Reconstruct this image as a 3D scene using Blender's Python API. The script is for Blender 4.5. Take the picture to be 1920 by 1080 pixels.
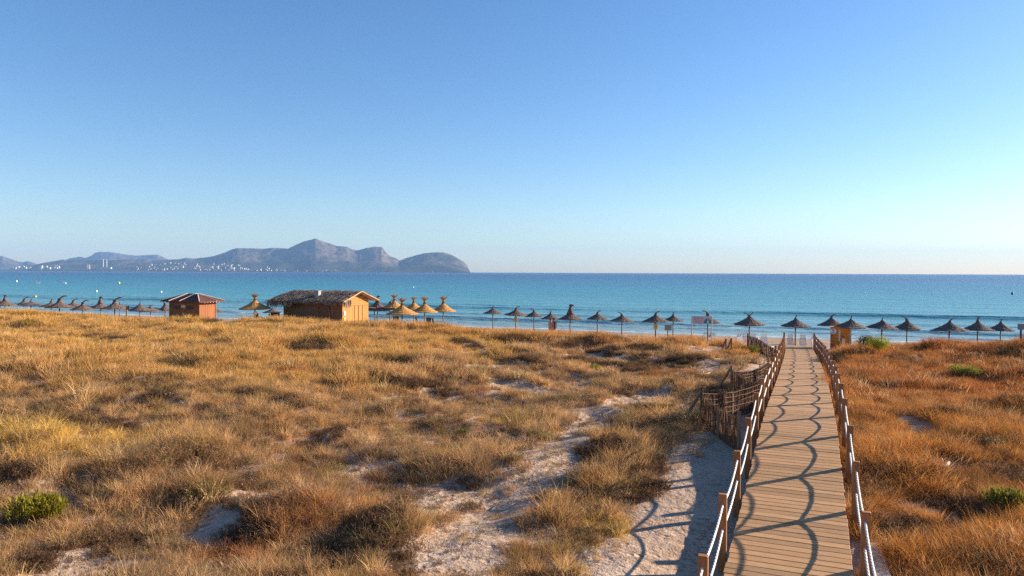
import bpy, bmesh, math, random
import numpy as np
from mathutils import Vector, Matrix, Euler

for o in list(bpy.data.objects): bpy.data.objects.remove(o)
scene = bpy.context.scene
C = scene.collection
R = math.radians
rng = np.random.default_rng(7)
random.seed(7)

# ------------------------------------------------------------------ camera
CAMZ, F = 7.2, 1350.0                      # metres above the sea, focal length in photo pixels (1920 wide)
PITCH, ROLL = math.atan(29.5 / F), R(0.209)
_f = np.array([0, math.cos(PITCH), -math.sin(PITCH)])
_r0 = np.array([1.0, 0, 0]); _u0 = np.array([0, math.sin(PITCH), math.cos(PITCH)])
_r = math.cos(ROLL) * _r0 + math.sin(ROLL) * _u0
_u = -math.sin(ROLL) * _r0 + math.cos(ROLL) * _u0
cam_d = bpy.data.cameras.new('camera'); cam = bpy.data.objects.new('camera', cam_d); C.objects.link(cam)
cam_d.sensor_width = 36; cam_d.lens = 36 * F / 1920; cam_d.clip_start = 0.1; cam_d.clip_end = 60000
M = Matrix(((_r[0], _u[0], -_f[0], 0), (_r[1], _u[1], -_f[1], 0), (_r[2], _u[2], -_f[2], CAMZ), (0, 0, 0, 1)))
cam.matrix_world = M
scene.camera = cam

# ------------------------------------------------------------------ sky, sun, exposure
SUN_AZ, SUN_EL = R(70.5), R(17.6)          # azimuth clockwise from +Y
w = bpy.data.worlds.new('World'); scene.world = w; w.use_nodes = True
nt = w.node_tree; nt.nodes.clear()
sky = nt.nodes.new('ShaderNodeTexSky'); sky.sky_type = 'NISHITA'; sky.sun_disc = False
sky.sun_elevation = SUN_EL; sky.sun_rotation = SUN_AZ
sky.altitude = 0; sky.air_density = 1.0; sky.dust_density = 0.3; sky.ozone_density = 2.4
bg = nt.nodes.new('ShaderNodeBackground'); bg.inputs['Strength'].default_value = 0.066
wo = nt.nodes.new('ShaderNodeOutputWorld')
hs_ = nt.nodes.new('ShaderNodeHueSaturation'); hs_.inputs['Saturation'].default_value = 1.18
nt.links.new(sky.outputs[0], hs_.inputs['Color']); tn_ = nt.nodes.new('ShaderNodeMix'); tn_.data_type = 'RGBA'; tn_.blend_type = 'MULTIPLY'; tn_.inputs['Factor'].default_value = 1; tn_.inputs[7].default_value = (.91, .955, 1.09, 1)
nt.links.new(hs_.outputs[0], tn_.inputs[6]); nt.links.new(tn_.outputs[2], bg.inputs[0]); nt.links.new(bg.outputs[0], wo.inputs[0])
sd = bpy.data.lights.new('sun', 'SUN'); sd.energy = 5.0; sd.angle = R(0.5); sd.color = (1.0, 0.83, 0.63)
sun = bpy.data.objects.new('sun', sd); C.objects.link(sun)
sdir = Vector((math.sin(SUN_AZ) * math.cos(SUN_EL), math.cos(SUN_AZ) * math.cos(SUN_EL), math.sin(SUN_EL)))
sun.rotation_euler = sdir.to_track_quat('Z', 'Y').to_euler(); sun.location = (200, 80, 70)
vs = scene.view_settings
vs.view_transform = 'Standard'; vs.look = 'None'; vs.gamma = 1; vs.exposure = 1.42; vs.use_curve_mapping = False
scene.cycles.use_denoising = False
scene.cycles.max_bounces = 6; scene.cycles.transparent_max_bounces = 8; scene.cycles.volume_bounces = 0
scene.cycles.diffuse_bounces = 3; scene.cycles.glossy_bounces = 2

# ------------------------------------------------------------------ coordinates
TH = R(21.9); CT, ST = math.cos(TH), math.sin(TH)   # u along the shore (right), v along the boardwalk (seaward)
def W(u, v, z=0.0): return (u * CT + v * ST, -u * ST + v * CT, z)
def UV(X, Y): return X * CT - Y * ST, X * ST + Y * CT
def ray(px, py): return _f + _r * ((px - 960) / F) - _u * ((py - 540) / F)
def at_depth(px, py, Z):
    d = ray(px, py); t = Z / d[1]
    return d[0] * t, Z, CAMZ + d[2] * t
def hor(px): return 540 - 29.5 + (px - 960) * math.tan(ROLL)

def vnoise(x, y, seed=0):
    x = np.asarray(x, float); y = np.asarray(y, float)
    xi = np.floor(x).astype(np.int64); yi = np.floor(y).astype(np.int64)
    fx = x - xi; fy = y - yi; fx = fx * fx * (3 - 2 * fx); fy = fy * fy * (3 - 2 * fy)
    def h(a, b):
        n = (a * 374761393 + b * 668265263 + seed * 1442695041) & 0xffffffff
        n = ((n ^ (n >> 13)) * 1274126177) & 0xffffffff
        return ((n ^ (n >> 16)) & 0xffff) / 65535.0
    a = h(xi, yi); b = h(xi + 1, yi); c = h(xi, yi + 1); d = h(xi + 1, yi + 1)
    return (a * (1 - fx) + b * fx) * (1 - fy) + (c * (1 - fx) + d * fx) * fy
def fbm(x, y, seed=0, n=4):
    s = 0; a = .5
    for i in range(n):
        s = s + a * vnoise(np.asarray(x) * 2 ** i, np.asarray(y) * 2 ** i, seed + i * 17); a *= .5
    return s

# boardwalk profile
_dv = np.array([-5, 5, 9, 12.5, 16, 21.2, 25, 31, 42, 55, 63.6, 70]); _dz = np.array([2.0, 2.08, 2.17, 2.3, 2.52, 2.94, 2.94, 2.77, 2.33, 1.6, 1.26, 1.2])
_dd = np.linspace(-5, 70, 1501); _ddz = np.interp(_dd, _dv, _dz)
_k = np.exp(-np.linspace(-2.5, 2.5, 81) ** 2); _k /= _k.sum()
_ddz = np.convolve(np.pad(_ddz, 40, mode='edge'), _k, 'valid')
def deckz(v): return np.interp(v, _dd, _ddz)
U0 = -0.16; V_END = 63.6; HALF = 0.975
def bow(v): return .23 * np.sin(np.pi * np.clip((np.asarray(v, float) - 11.5) / 52, 0, 1))    # the walk bows slightly to the right

# ground
_bv = [-300, -40, 0, 10, 30, 40, 46, 54, 62, 75, 85, 100, 140, 250, 400]
_bz = [3.2, 2.8, 2.4, 2.4, 2.7, 2.9, 2.9, 2.1, 1.4, .55, 0, -.6, -1.6, -3, -4]
def base(v): return np.interp(v, _bv, _bz)
CP = np.array([(-45, 10, 2.8), (-25, 9, 2.75), (-14, 9, 2.6), (-8, 10, 2.35), (-4.5, 10, 2.1), (-2, 10, 1.95), (-2, 15, 2.05), (-3, 24, 2.05), (-2.5, 31, 2.0),
    (-5, 16, 2.2), (-8, 17, 2.3), (-8, 22, 2.3), (-12, 24, 2.4), (-8, 30, 2.25), (-12, 35, 2.35), (-6, 38, 2.2), (-14, 29, 2.45), (-9, 42, 2.35), (-14, 42, 2.5),
    (-14, 15, 2.65), (-20, 16, 2.9), (-20, 23, 3.15), (-25, 30, 3.25), (-30, 20, 3.1), (-19, 34, 2.85), (-45, 25, 3.15), (-35, 33, 3.05), (-28, 38, 3.1), (-55, 33, 2.9),
    (-62, 40, 2.9), (-41, 42, 3.0), (-50, 42, 2.85), (-34, 43, 3.2), (-27.6, 43, 3.35), (-22.8, 46, 3.15), (-17.6, 48, 2.95), (-12.4, 49, 2.85), (-7, 49, 2.6), (-3, 47, 2.1), (-80, 42, 2.8),
    (-60, 50, 2.3), (-53, 52, 2.1), (-45, 50, 2.3), (-35, 51, 2.45), (-40, 54, 2.4), (-28, 52, 2.35), (-20, 57, 1.75), (-10, 59, 1.5), (0, 62, 1.2), (10, 60, 1.45), (25, 58, 1.6), (-80, 52, 2.2), (-100, 52, 2.1),
    (2.5, 10, 1.95), (2.5, 15, 2.1), (2.5, 21, 2.55), (3, 26, 2.6), (4, 35, 2.5), (6, 12, 2.0), (8, 18, 2.2), (8, 25, 2.4), (10, 33, 2.5), (15, 20, 2.3), (18, 30, 2.6), (4.5, 50, 2.75), (11, 50, 3.15), (20, 48, 3.3), (30, 43, 3.2), (3, 43, 2.2)])
def ground(u, v, detail=True):
    u = np.asarray(u, float); v = np.asarray(v, float)
    b = base(v); num = 0; den = .12
    for cu, cv, cz in CP:
        wgt = np.exp(-((u - cu) ** 2 + (v - cv) ** 2) / (2 * 4.2 ** 2)); num = num + wgt * (cz - base(cv)); den = den + wgt
    z = b + num / den
    veg = np.clip((54 - v) / 5, 0, 1)
    if detail:
        damp = np.clip((np.abs(u - U0) - 1.6) / 4.5, .12, 1); hm_ = fbm(u / 2.4 + 3, v / 2.4, 15, 2); hm_ = np.clip((hm_ - .34) / .2, 0, 1)
        z = z + veg * damp * ((hm_ * hm_ * (3 - 2 * hm_) - .5) * .18 + (fbm(u / 5 + 9, v / 5, 3) - .47) * .75 + (fbm(u / 1.3, v / 1.3 + 5, 8, 3) - .44) * .48)
        z = z + (1 - veg) * (fbm(u / 2, v / 2, 5, 3) - .44) * .1 * np.clip((84 - v) / 6, 0.2, 1)
    # sand lies under the deck all along
    a = np.abs(u - U0 - bow(v)); t = np.clip((a - 1.15) / 1.6, 0, 1); t = t * t * (3 - 2 * t)
    cap = deckz(v) - .30 - .1 * np.clip((30 - v) / 15, 0, 1)
    on = (v < V_END + 1.0) & (v > -6)
    z = np.where(on, np.minimum(z, cap) * (1 - t) + z * t, z)
    return z
def g1(u, v): return float(ground(np.array([u]), np.array([v]))[0])
def hit(px, py):
    d = ray(px, py); t = np.linspace(6, 110, 1500)
    u, v = UV(d[0] * t, d[1] * t); z = CAMZ + d[2] * t
    k = np.argmax(z < ground(u, v, False))
    return float(u[k]), float(v[k])

# ------------------------------------------------------------------ materials
def mat(name, col=(.5, .5, .5), rough=.8, spec=.3):
    m = bpy.data.materials.new(name); m.use_nodes = True
    p = m.node_tree.nodes['Principled BSDF']
    p.inputs['Base Color'].default_value = (*col, 1); p.inputs['Roughness'].default_value = rough
    p.inputs['Specular IOR Level'].default_value = spec
    return m
class NB:                                   # tiny node builder
    def __init__(s, m): s.t = m.node_tree; s.p = s.t.nodes.get('Principled BSDF')
    def n(s, typ, **k):
        x = s.t.nodes.new(typ)
        for a, b in k.items(): setattr(x, a, b)
        return x
    def l(s, a, b): s.t.links.new(a, b)
    def coord(s, kind='Object', scale=(1, 1, 1), rot=(0, 0, 0)):
        c = s.n('ShaderNodeTexCoord'); mp = s.n('ShaderNodeMapping')
        mp.inputs['Scale'].default_value = scale; mp.inputs['Rotation'].default_value = rot
        s.l(c.outputs[kind], mp.inputs[0]); return mp.outputs[0]
    def pos(s, scale=(1, 1, 1), rot=(0, 0, 0)):
        c = s.n('ShaderNodeNewGeometry'); mp = s.n('ShaderNodeMapping')
        mp.inputs['Scale'].default_value = scale; mp.inputs['Rotation'].default_value = rot
        s.l(c.outputs['Position'], mp.inputs[0]); return mp.outputs[0]
    def noise(s, vec, scale, detail=4, rough=.55):
        x = s.n('ShaderNodeTexNoise'); x.inputs['Scale'].default_value = scale; x.inputs['Detail'].default_value = detail
        x.inputs['Roughness'].default_value = rough; s.l(vec, x.inputs['Vector']); return x.outputs['Fac']
    def ramp(s, fac, stops):
        x = s.n('ShaderNodeValToRGB'); e = x.color_ramp.elements
        while len(e) < len(stops): e.new(.5)
        for q, (p, c) in zip(e, stops): q.position = p; q.color = (*c, 1) if len(c) == 3 else c
        s.l(fac, x.inputs[0]); return x.outputs[0]
    def math(s, op, a, b=None, clamp=False):
        x = s.n('ShaderNodeMath', operation=op, use_clamp=clamp)
        for i, q in enumerate((a, b)):
            if q is None: continue
            if isinstance(q, (int, float)): x.inputs[i].default_value = q
            else: s.l(q, x.inputs[i])
        return x.outputs[0]
    def mix(s, fac, a, b, mode='MIX'):
        x = s.n('ShaderNodeMix', data_type='RGBA', blend_type=mode)
        for q, i in ((fac, x.inputs['Factor']), (a, x.inputs[6]), (b, x.inputs[7])):
            if isinstance(q, (int, float)): i.default_value = q
            elif isinstance(q, tuple): i.default_value = (*q, 1)
            else: s.l(q, i)
        return x.outputs[2]
    def bump(s, h, dist=.01, strength=1.0):
        x = s.n('ShaderNodeBump'); x.inputs['Distance'].default_value = dist; x.inputs['Strength'].default_value = strength
        s.l(h, x.inputs['Height']); s.l(x.outputs[0], s.p.inputs['Normal'])
    def rand(s): return s.n('ShaderNodeObjectInfo').outputs['Random']
def wood(name, c1, c2, scale=(1, 1, 1), rough=.75, var=.35, bump=.002):
    m = mat(name, c1, rough, .25); b = NB(m)
    r = b.rand(); v = b.coord('Object', scale)
    ad = b.n('ShaderNodeVectorMath', operation='ADD'); cb = b.n('ShaderNodeCombineXYZ')
    k = b.math('MULTIPLY', r, 57.0); b.l(k, cb.inputs[0]); b.l(k, cb.inputs[1]); b.l(v, ad.inputs[0]); b.l(cb.outputs[0], ad.inputs[1])
    f = b.noise(ad.outputs[0], 3, 6, .65)
    col = b.ramp(f, [(.3, c1), (.7, c2)])
    sc = b.math('MULTIPLY_ADD', r, var); sc.node.inputs[2].default_value = 1 - var / 2
    hv = b.n('ShaderNodeHueSaturation'); b.l(col, hv.inputs['Color']); b.l(sc, hv.inputs['Value'])
    b.l(hv.outputs[0], b.p.inputs['Base Color']); b.bump(f, bump)
    return m
def mottled(name, c1, c2, scale=4, rough=.85, bump=.01, spec=.2):
    m = mat(name, c1, rough, spec); b = NB(m); v = b.coord('Object')
    f = b.noise(v, scale, 5, .65); b.l(b.ramp(f, [(.3, c1), (.7, c2)]), b.p.inputs['Base Color']); b.bump(f, bump)
    return m

MT = {}
MT['plank'] = wood('plank_wood', (.33, .18, .078), (.49, .295, .148), (1.2, 14, 8), var=.42)
MT['post'] = wood('post_wood', (.27, .10, .035), (.39, .165, .062), (10, 10, 1.2), var=.3)
MT['beam'] = wood('beam_wood', (.13, .07, .04), (.2, .11, .06), (6, 1, 6))
MT['oldpost'] = wood('weathered_post', (.16, .10, .06), (.27, .18, .11), (10, 10, 1.2))
MT['twig'] = mottled('twig', (.11, .05, .026), (.21, .105, .058), 9)
MT['wire'] = mottled('pale_wire', (.24, .16, .10), (.38, .27, .18), 6)
MT['rope'] = mottled('white_rope', (.70, .66, .60), (.82, .78, .72), 30, .9)
MT['concrete'] = mottled('concrete', (.36, .33, .29), (.52, .48, .42), 5)
MT['straw_dark'] = mottled('grey_straw', (.05, .034, .032), (.21, .148, .122), 9, .95, .03)
MT['straw_gold'] = mottled('gold_straw', (.33, .165, .052), (.50, .27, .085), 7, .95, .03)
MT['umbpole'] = wood('parasol_pole', (.12, .075, .05), (.22, .15, .10), (8, 8, 1))
MT['thatch'] = mottled('palm_thatch', (.11, .078, .06), (.44, .33, .25), 5, .95, .03)
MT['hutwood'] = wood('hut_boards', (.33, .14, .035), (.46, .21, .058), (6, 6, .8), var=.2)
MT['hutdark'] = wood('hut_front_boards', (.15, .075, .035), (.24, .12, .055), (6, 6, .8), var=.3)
MT['bargewood'] = mat('barge_wood', (.46, .29, .18), .8)
MT['kioskwood'] = wood('kiosk_boards', (.21, .075, .028), (.30, .12, .05), (7, 7, .8), var=.25)
MT['kioskroof'] = mottled('kiosk_roof', (.085, .035, .028), (.14, .058, .045), 3, .7, .005)
MT['batten'] = mat('pale_batten', (.62, .5, .45), .7)
MT['white'] = mottled('white_plastic', (.62, .62, .62), (.76, .75, .74), 3, .5, .001)
MT['white_wall'] = mat('white_render', (.75, .72, .68), .9)
MT['cream_wall'] = mat('cream_render', (.66, .52, .40), .9)
MT['tile'] = mat('clay_tile', (.42, .20, .12), .9)
MT['metal'] = mat('galvanised', (.22, .23, .26), .45, .5)
MT['rattan'] = mottled('rattan', (.07, .04, .03), (.13, .08, .055), 30)
MT['black'] = mat('black_plastic', (.025, .025, .028), .5)
MT['orange'] = wood('orange_boards', (.50, .15, .012), (.60, .20, .025), (2, 2, 8), var=.1)
MT['red'] = mat('red_paint', (.5, .05, .03), .6)
MT['signface'] = mat('sign_face', (.52, .47, .52), .5)
MT['signink'] = mat('sign_ink', (.42, .16, .22), .6)
MT['teal'] = mat('sign_teal', (.03, .22, .26), .5)
MT['blue'] = mat('sign_blue', (.05, .12, .32), .5)
MT['signback'] = mat('sign_back', (.24, .23, .24), .6)
MT['skin'] = mat('skin', (.50, .27, .18), .6)
MT['hair'] = mat('hair', (.05, .025, .015), .6)
MT['cloth_red'] = mottled('red_print', (.42, .07, .05), (.62, .30, .24), 14, .9, .002)
MT['cloth_dark'] = mat('dark_cloth', (.10, .04, .04), .9)
MT['lilac'] = mat('lilac_plastic', (.32, .30, .48), .6)
MT['buoyw'] = mat('buoy_white', (.8, .8, .78), .4)
MT['buoyy'] = mat('buoy_yellow', (.75, .6, .1), .4)
MT['boxy'] = mat('yellow_box', (.6, .36, .12), .6)
MT['pale'] = mottled('bleached_wood', (.55, .47, .38), (.72, .64, .54), 6)
MT['chim'] = mat('chimney_concrete', (.62, .60, .58), .9)

m = MT['thatch']; b = NB(m); gi_ = b.n('ShaderNodeNewGeometry'); src = b.p.inputs['Base Color'].links[0].from_socket
hv_ = b.n('ShaderNodeHueSaturation'); b.l(src, hv_.inputs['Color']); k_ = b.math('MULTIPLY_ADD', gi_.outputs['Random Per Island'], 1.5); k_.node.inputs[2].default_value = .35; b.l(k_, hv_.inputs['Value']); b.l(hv_.outputs[0], b.p.inputs['Base Color'])
# sand
m = MT['sand'] = mat('sand', (.5, .4, .3), .95, .1); b = NB(m)
P = b.pos()
f1 = b.noise(P, .7, 6, .6); f2 = b.noise(P, 9, 5, .65); f3 = b.noise(P, 40, 3, .6)
col = b.ramp(f1, [(.3, (.37, .265, .19)), (.55, (.47, .345, .255)), (.75, (.54, .41, .315))])
lit = b.math('MULTIPLY', b.ramp(f2, [(.47, (0, 0, 0)), (.6, (1, 1, 1))]), b.ramp(b.noise(P, 1.1, 4, .6), [(.38, (.15, .15, .15)), (.58, (1, 1, 1))]))
col = b.mix(lit, col, (.27, .17, .11))      # litter of dry stems
sp = b.n('ShaderNodeSeparateXYZ'); b.l(b.pos((1, 1, 1), (0, 0, TH)), sp.inputs[0])
wrack = b.math('MULTIPLY', b.math('MULTIPLY', b.math('SUBTRACT', sp.outputs[1], 66.0), .16, True), b.ramp(b.noise(P, 1.6, 5, .7), [(.46, (0, 0, 0)), (.6, (1, 1, 1))]))
col = b.mix(b.math('MULTIPLY', wrack, .75), col, (.13, .085, .06))
b.l(col, b.p.inputs['Base Color'])
hs = b.math('ADD', b.math('MULTIPLY', b.noise(P, 3.2, 4, .6), 1.0), b.math('MULTIPLY', f2, .35)); hs = b.math('ADD', hs, b.math('MULTIPLY', f3, .06))
vo = b.n('ShaderNodeTexVoronoi'); vo.inputs['Scale'].default_value = 2.3; b.l(P, vo.inputs['Vector']); fp = b.math('SUBTRACT', b.math('MULTIPLY', vo.outputs['Distance'], 5.0, True), 1.0)
hs = b.math('ADD', hs, b.math('MULTIPLY', fp, .55)); b.bump(hs, .10, 1.0)

# vegetation: colour carried by each tuft
def veg_mat(name, attr='INSTANCER', transl=.35):
    m = bpy.data.materials.new(name); m.use_nodes = True; t = m.node_tree; t.nodes.clear(); b = NB(m)
    a = b.n('ShaderNodeAttribute', attribute_name='tint', attribute_type=attr)
    v = b.n('ShaderNodeAttribute', attribute_name='blade')
    c = b.mix(1.0, a.outputs['Color'], v.outputs['Color'], 'MULTIPLY')
    d = b.n('ShaderNodeBsdfDiffuse'); tr = b.n('ShaderNodeBsdfTranslucent'); ms = b.n('ShaderNodeMixShader'); ms.inputs[0].default_value = transl
    o = b.n('ShaderNodeOutputMaterial')
    b.l(c, d.inputs[0]); b.l(c, tr.inputs[0]); b.l(d.outputs[0], ms.inputs[1]); b.l(tr.outputs[0], ms.inputs[2]); b.l(ms.outputs[0], o.inputs[0])
    return m
MT['veg'] = veg_mat('dry_grass')
MT['shrub'] = veg_mat('shrub_leaves', 'GEOMETRY', .3)

# sea
m = MT['sea'] = mat('sea_water', (.02, .2, .35), .12, .10); b = NB(m)
sp = b.n('ShaderNodeSeparateXYZ'); b.l(b.pos((1, 1, 1), (0, 0, TH)), sp.inputs[0]); V = sp.outputs[1]
patch = b.noise(b.pos((.012, .03, 1), (0, 0, TH)), 1, 5, .6)
lg = b.math('LOGARITHM', b.math('ADD', b.math('MULTIPLY', b.math('MAXIMUM', b.math('SUBTRACT', V, 80), 1.0), b.math('MULTIPLY_ADD', patch, .8)), 1.0), 10.0)
lg.node.inputs[0].links[0].from_node.inputs[0].links[0].from_node.inputs[1].links[0].from_node.inputs[2].default_value = .6
fac = b.math('DIVIDE', lg, 4.0, True)
wc = b.ramp(fac, [(.15, (.34, .36, .33)), (.33, (.16, .32, .36)), (.5, (.05, .26, .33)), (.62, (.014, .165, .265)), (.75, (.003, .065, .175)), (.92, (.002, .042, .145))])
PW = b.pos((1, 1, 1), (0, 0, TH))
foamn = b.noise(b.pos((.09, .55, 1), (0, 0, TH)), 1, 6, .7)
wob = b.math('MULTIPLY', b.math('SUBTRACT', b.noise(b.pos((.02, .004, 1), (0, 0, TH)), 1, 2), .5), 9.0)
VV = b.math('ADD', V, wob)
foam = None
for c0, wd, am in ((86, 2.2, .7), (94.5, 2.5, .3), (98.2, 2.2, .62), (108, 3, .1), (131, 1.0, .1)):
    q = b.math('SUBTRACT', 1.0, b.math('DIVIDE', b.math('ABSOLUTE', b.math('SUBTRACT', VV, c0)), wd), True)
    q = b.math('MULTIPLY', q, am); foam = q if foam is None else b.math('MAXIMUM', foam, q)
fm = b.ramp(b.math('ADD', b.math('MULTIPLY', foam, .5), b.math('MULTIPLY', foamn, .6)), [(.56, (0, 0, 0)), (.72, (1, 1, 1))])
fm = b.math('MULTIPLY', fm, b.math('GREATER_THAN', foam, .01))
b.l(b.mix(fm, wc, (.72, .76, .78)), b.p.inputs['Base Color'])
b.l(b.math('MULTIPLY_ADD', fm, .6), b.p.inputs['Roughness']); b.p.inputs['Roughness'].links[0].from_node.inputs[2].default_value = .28
h1 = b.noise(b.pos((.35, .8, 1), (0, 0, TH)), 1, 5, .65); h2 = b.noise(b.pos((.045, .11, 1), (0, 0, TH)), 1, 4, .6)
b.bump(b.math('ADD', b.math('MULTIPLY', h1, .5), b.math('MULTIPLY', h2, 2.0)), .75, 1.0)

# hills
m = MT['hill'] = mat('hill_scrub', (.1, .1, .06), 1.0, 0.0); b = NB(m); P = b.pos()
n1 = b.noise(P, .0022, 6, .6); n2 = b.noise(P, .016, 5, .65)
sl = b.n('ShaderNodeNewGeometry'); sz = b.n('ShaderNodeSeparateXYZ'); b.l(sl.outputs['Position'], sz.inputs[0])
hh = b.math('DIVIDE', sz.outputs[2], 420.0, True)
rk = b.ramp(b.math('ADD', b.math('MULTIPLY', n1, .75), b.math('MULTIPLY', hh, .30)), [(.40, (0, 0, 0)), (.54, (1, 1, 1))])
cc = b.mix(rk, (.03, .044, .032), (.165, .13, .105))
cc = b.mix(b.ramp(n2, [(.45, (0, 0, 0)), (.62, (1, 1, 1))]), cc, (.032, .042, .028))
b.l(cc, b.p.inputs['Base Color'])

# ------------------------------------------------------------------ mesh helpers
class MB:
    def __init__(s): s.v = []; s.f = []; s.c = []
    def add(s, vs, fs):
        k = len(s.v); s.v += [tuple(p) for p in vs]; s.f += [tuple(i + k for i in q) for q in fs]; return s
    def box(s, c, d, rot=None, taper=1.0):
        x, y, z = (q / 2 for q in d); vs = []
        for sz in (-1, 1):
            t = taper if sz > 0 else 1
            for sx, sy in ((-1, -1), (1, -1), (1, 1), (-1, 1)):
                p = Vector((sx * x * t, sy * y * t, sz * z))
                if rot is not None: p = rot @ p
                vs.append((p.x + c[0], p.y + c[1], p.z + c[2]))
        return s.add(vs, [(0, 3, 2, 1), (4, 5, 6, 7), (0, 1, 5, 4), (1, 2, 6, 5), (2, 3, 7, 6), (3, 0, 4, 7)])
    def tube(s, pts, rad, n=6, cap=True):
        pts = [Vector(p) for p in pts]; rad = rad if hasattr(rad, '__len__') else [rad] * len(pts)
        rings = []; k0 = len(s.v); up = Vector((.13, .21, .97))
        for i, p in enumerate(pts):
            d = (pts[min(i + 1, len(pts) - 1)] - pts[max(i - 1, 0)]).normalized()
            if abs(d.dot(up)) > .98: up2 = Vector((1, 0, 0))
            else: up2 = up
            a = d.cross(up2).normalized(); q = d.cross(a)
            for j in range(n):
                t = 2 * math.pi * j / n; s.v.append(tuple(p + (a * math.cos(t) + q * math.sin(t)) * rad[i]))
        for i in range(len(pts) - 1):
            for j in range(n):
                a = k0 + i * n + j; b2 = k0 + i * n + (j + 1) % n
                s.f.append((a, b2, b2 + n, a + n))
        if cap:
            s.f.append(tuple(k0 + j for j in range(n))[::-1]); s.f.append(tuple(k0 + (len(pts) - 1) * n + j for j in range(n)))
        return s
    def mesh(s, name, m=None, smooth=False):
        me = bpy.data.meshes.new(name); me.from_pydata(s.v, [], s.f); me.update()
        if m: me.materials.append(MT[m] if isinstance(m, str) else m)
        if smooth: me.polygons.foreach_set('use_smooth', [True] * len(me.polygons))
        return me
    def build(s, name, m, parent=None, smooth=False, bevel=0, loc=None):
        me = s.mesh(name, m, smooth)
        if bevel: bev(me, bevel)
        return link(name, me, parent, loc)
def bev(me, w_):
    bm = bmesh.new(); bm.from_mesh(me); bmesh.ops.bevel(bm, geom=list(bm.edges), offset=w_, segments=1, affect='EDGES'); bm.to_mesh(me); bm.free()
def link(name, data, parent=None, loc=None, rot=None, scale=None):
    o = bpy.data.objects.new(name, data); C.objects.link(o)
    if parent: o.parent = parent
    if loc is not None: o.location = loc
    if rot is not None: o.rotation_euler = rot
    if scale is not None: o.scale = scale
    return o
def tag(o, label=None, cat=None, group=None, kind=None):
    if label: o['label'] = label
    if cat: o['category'] = cat
    if group: o['group'] = group
    if kind: o['kind'] = kind
    return o
def thing(name, label, cat, loc, rz=0, group=None):
    o = link(name, None, None, loc, (0, 0, rz)); o.empty_display_size = .2
    return tag(o, label, cat, group)
def grid_mesh(name, P, m, smooth=True):     # P: (n, m, 3)
    n, k = P.shape[:2]
    i = np.arange(n * k).reshape(n, k)
    q = np.stack([i[:-1, :-1], i[:-1, 1:], i[1:, 1:], i[1:, :-1]], -1).reshape(-1, 4)
    me = bpy.data.meshes.new(name); me.vertices.add(n * k); me.vertices.foreach_set('co', P.reshape(-1).astype(np.float32))
    me.loops.add(len(q) * 4); me.loops.foreach_set('vertex_index', q.reshape(-1).astype(np.int32))
    me.polygons.add(len(q)); me.polygons.foreach_set('loop_start', np.arange(0, len(q) * 4, 4, dtype=np.int32))
    me.polygons.foreach_set('use_smooth', np.ones(len(q), bool)); me.update(calc_edges=True); me.validate()
    me.materials.append(MT[m]); return me

# ------------------------------------------------------------------ dunes and beach
us = np.concatenate([[-2500, -1500, -900, -600, -400, -300, -240, -200, -170, -150], np.arange(-135, -70, 1.5), np.arange(-70, 32, .3), np.arange(32, 70, 1.5), [80, 100, 130, 170, 240, 400, 700, 1200, 2500]])
vv = np.concatenate([[-300, -150, -80, -50, -30, -20, -10, -5, 0], np.arange(3, 60, .3), np.arange(60, 90, .6), [92, 95, 100, 110, 125, 145, 180, 250, 400]])
UU, VVg = np.meshgrid(us, vv); ZZ = ground(UU, VVg)
XY = np.stack([UU * CT + VVg * ST, -UU * ST + VVg * CT, ZZ], -1)
tag(link('dune_ground', grid_mesh('dune_ground', XY, 'sand')), 'pale sand dunes falling to the beach', kind='structure')

# ------------------------------------------------------------------ sea
su = np.concatenate([-np.geomspace(9000, 165, 30), np.arange(-160, 130, 2.0), np.geomspace(135, 9000, 30)])
sv = np.concatenate([np.arange(80, 150, .5), np.geomspace(151, 14000, 120)])
SU, SV = np.meshgrid(su, sv)
def crest(c0, wd, h):
    wv = c0 + (vnoise(SU / 55, SU * 0, int(c0)) - .5) * 7 + (vnoise(SU / 14, SU * 0, int(c0) + 3) - .5) * 1.6
    d = SV - wv; amp = h * (.45 + .75 * vnoise(SU / 28, SU * 0, int(c0) + 9))
    return amp * np.exp(-np.where(d < 0, (d / (wd * .45)) ** 2, (d / (wd * 1.3)) ** 2))
SZ = crest(91, 1.6, .22) + crest(99, 2.2, .48) + crest(112, 2.6, .26) + crest(131, 3.2, .62) + crest(144, 4, .2)
SZ += (fbm(SU / 6, SV / 2.5, 31, 3) - .44) * .22 * np.clip((SV - 84) / 12, 0, 1) * np.clip(1.6 - SV / 160, 0, 1)
tag(link('sea', grid_mesh('sea', np.stack([SU * CT + SV * ST, -SU * ST + SV * CT, SZ], -1), 'sea')), 'turquoise to deep blue bay with small breakers', kind='structure')

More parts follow.
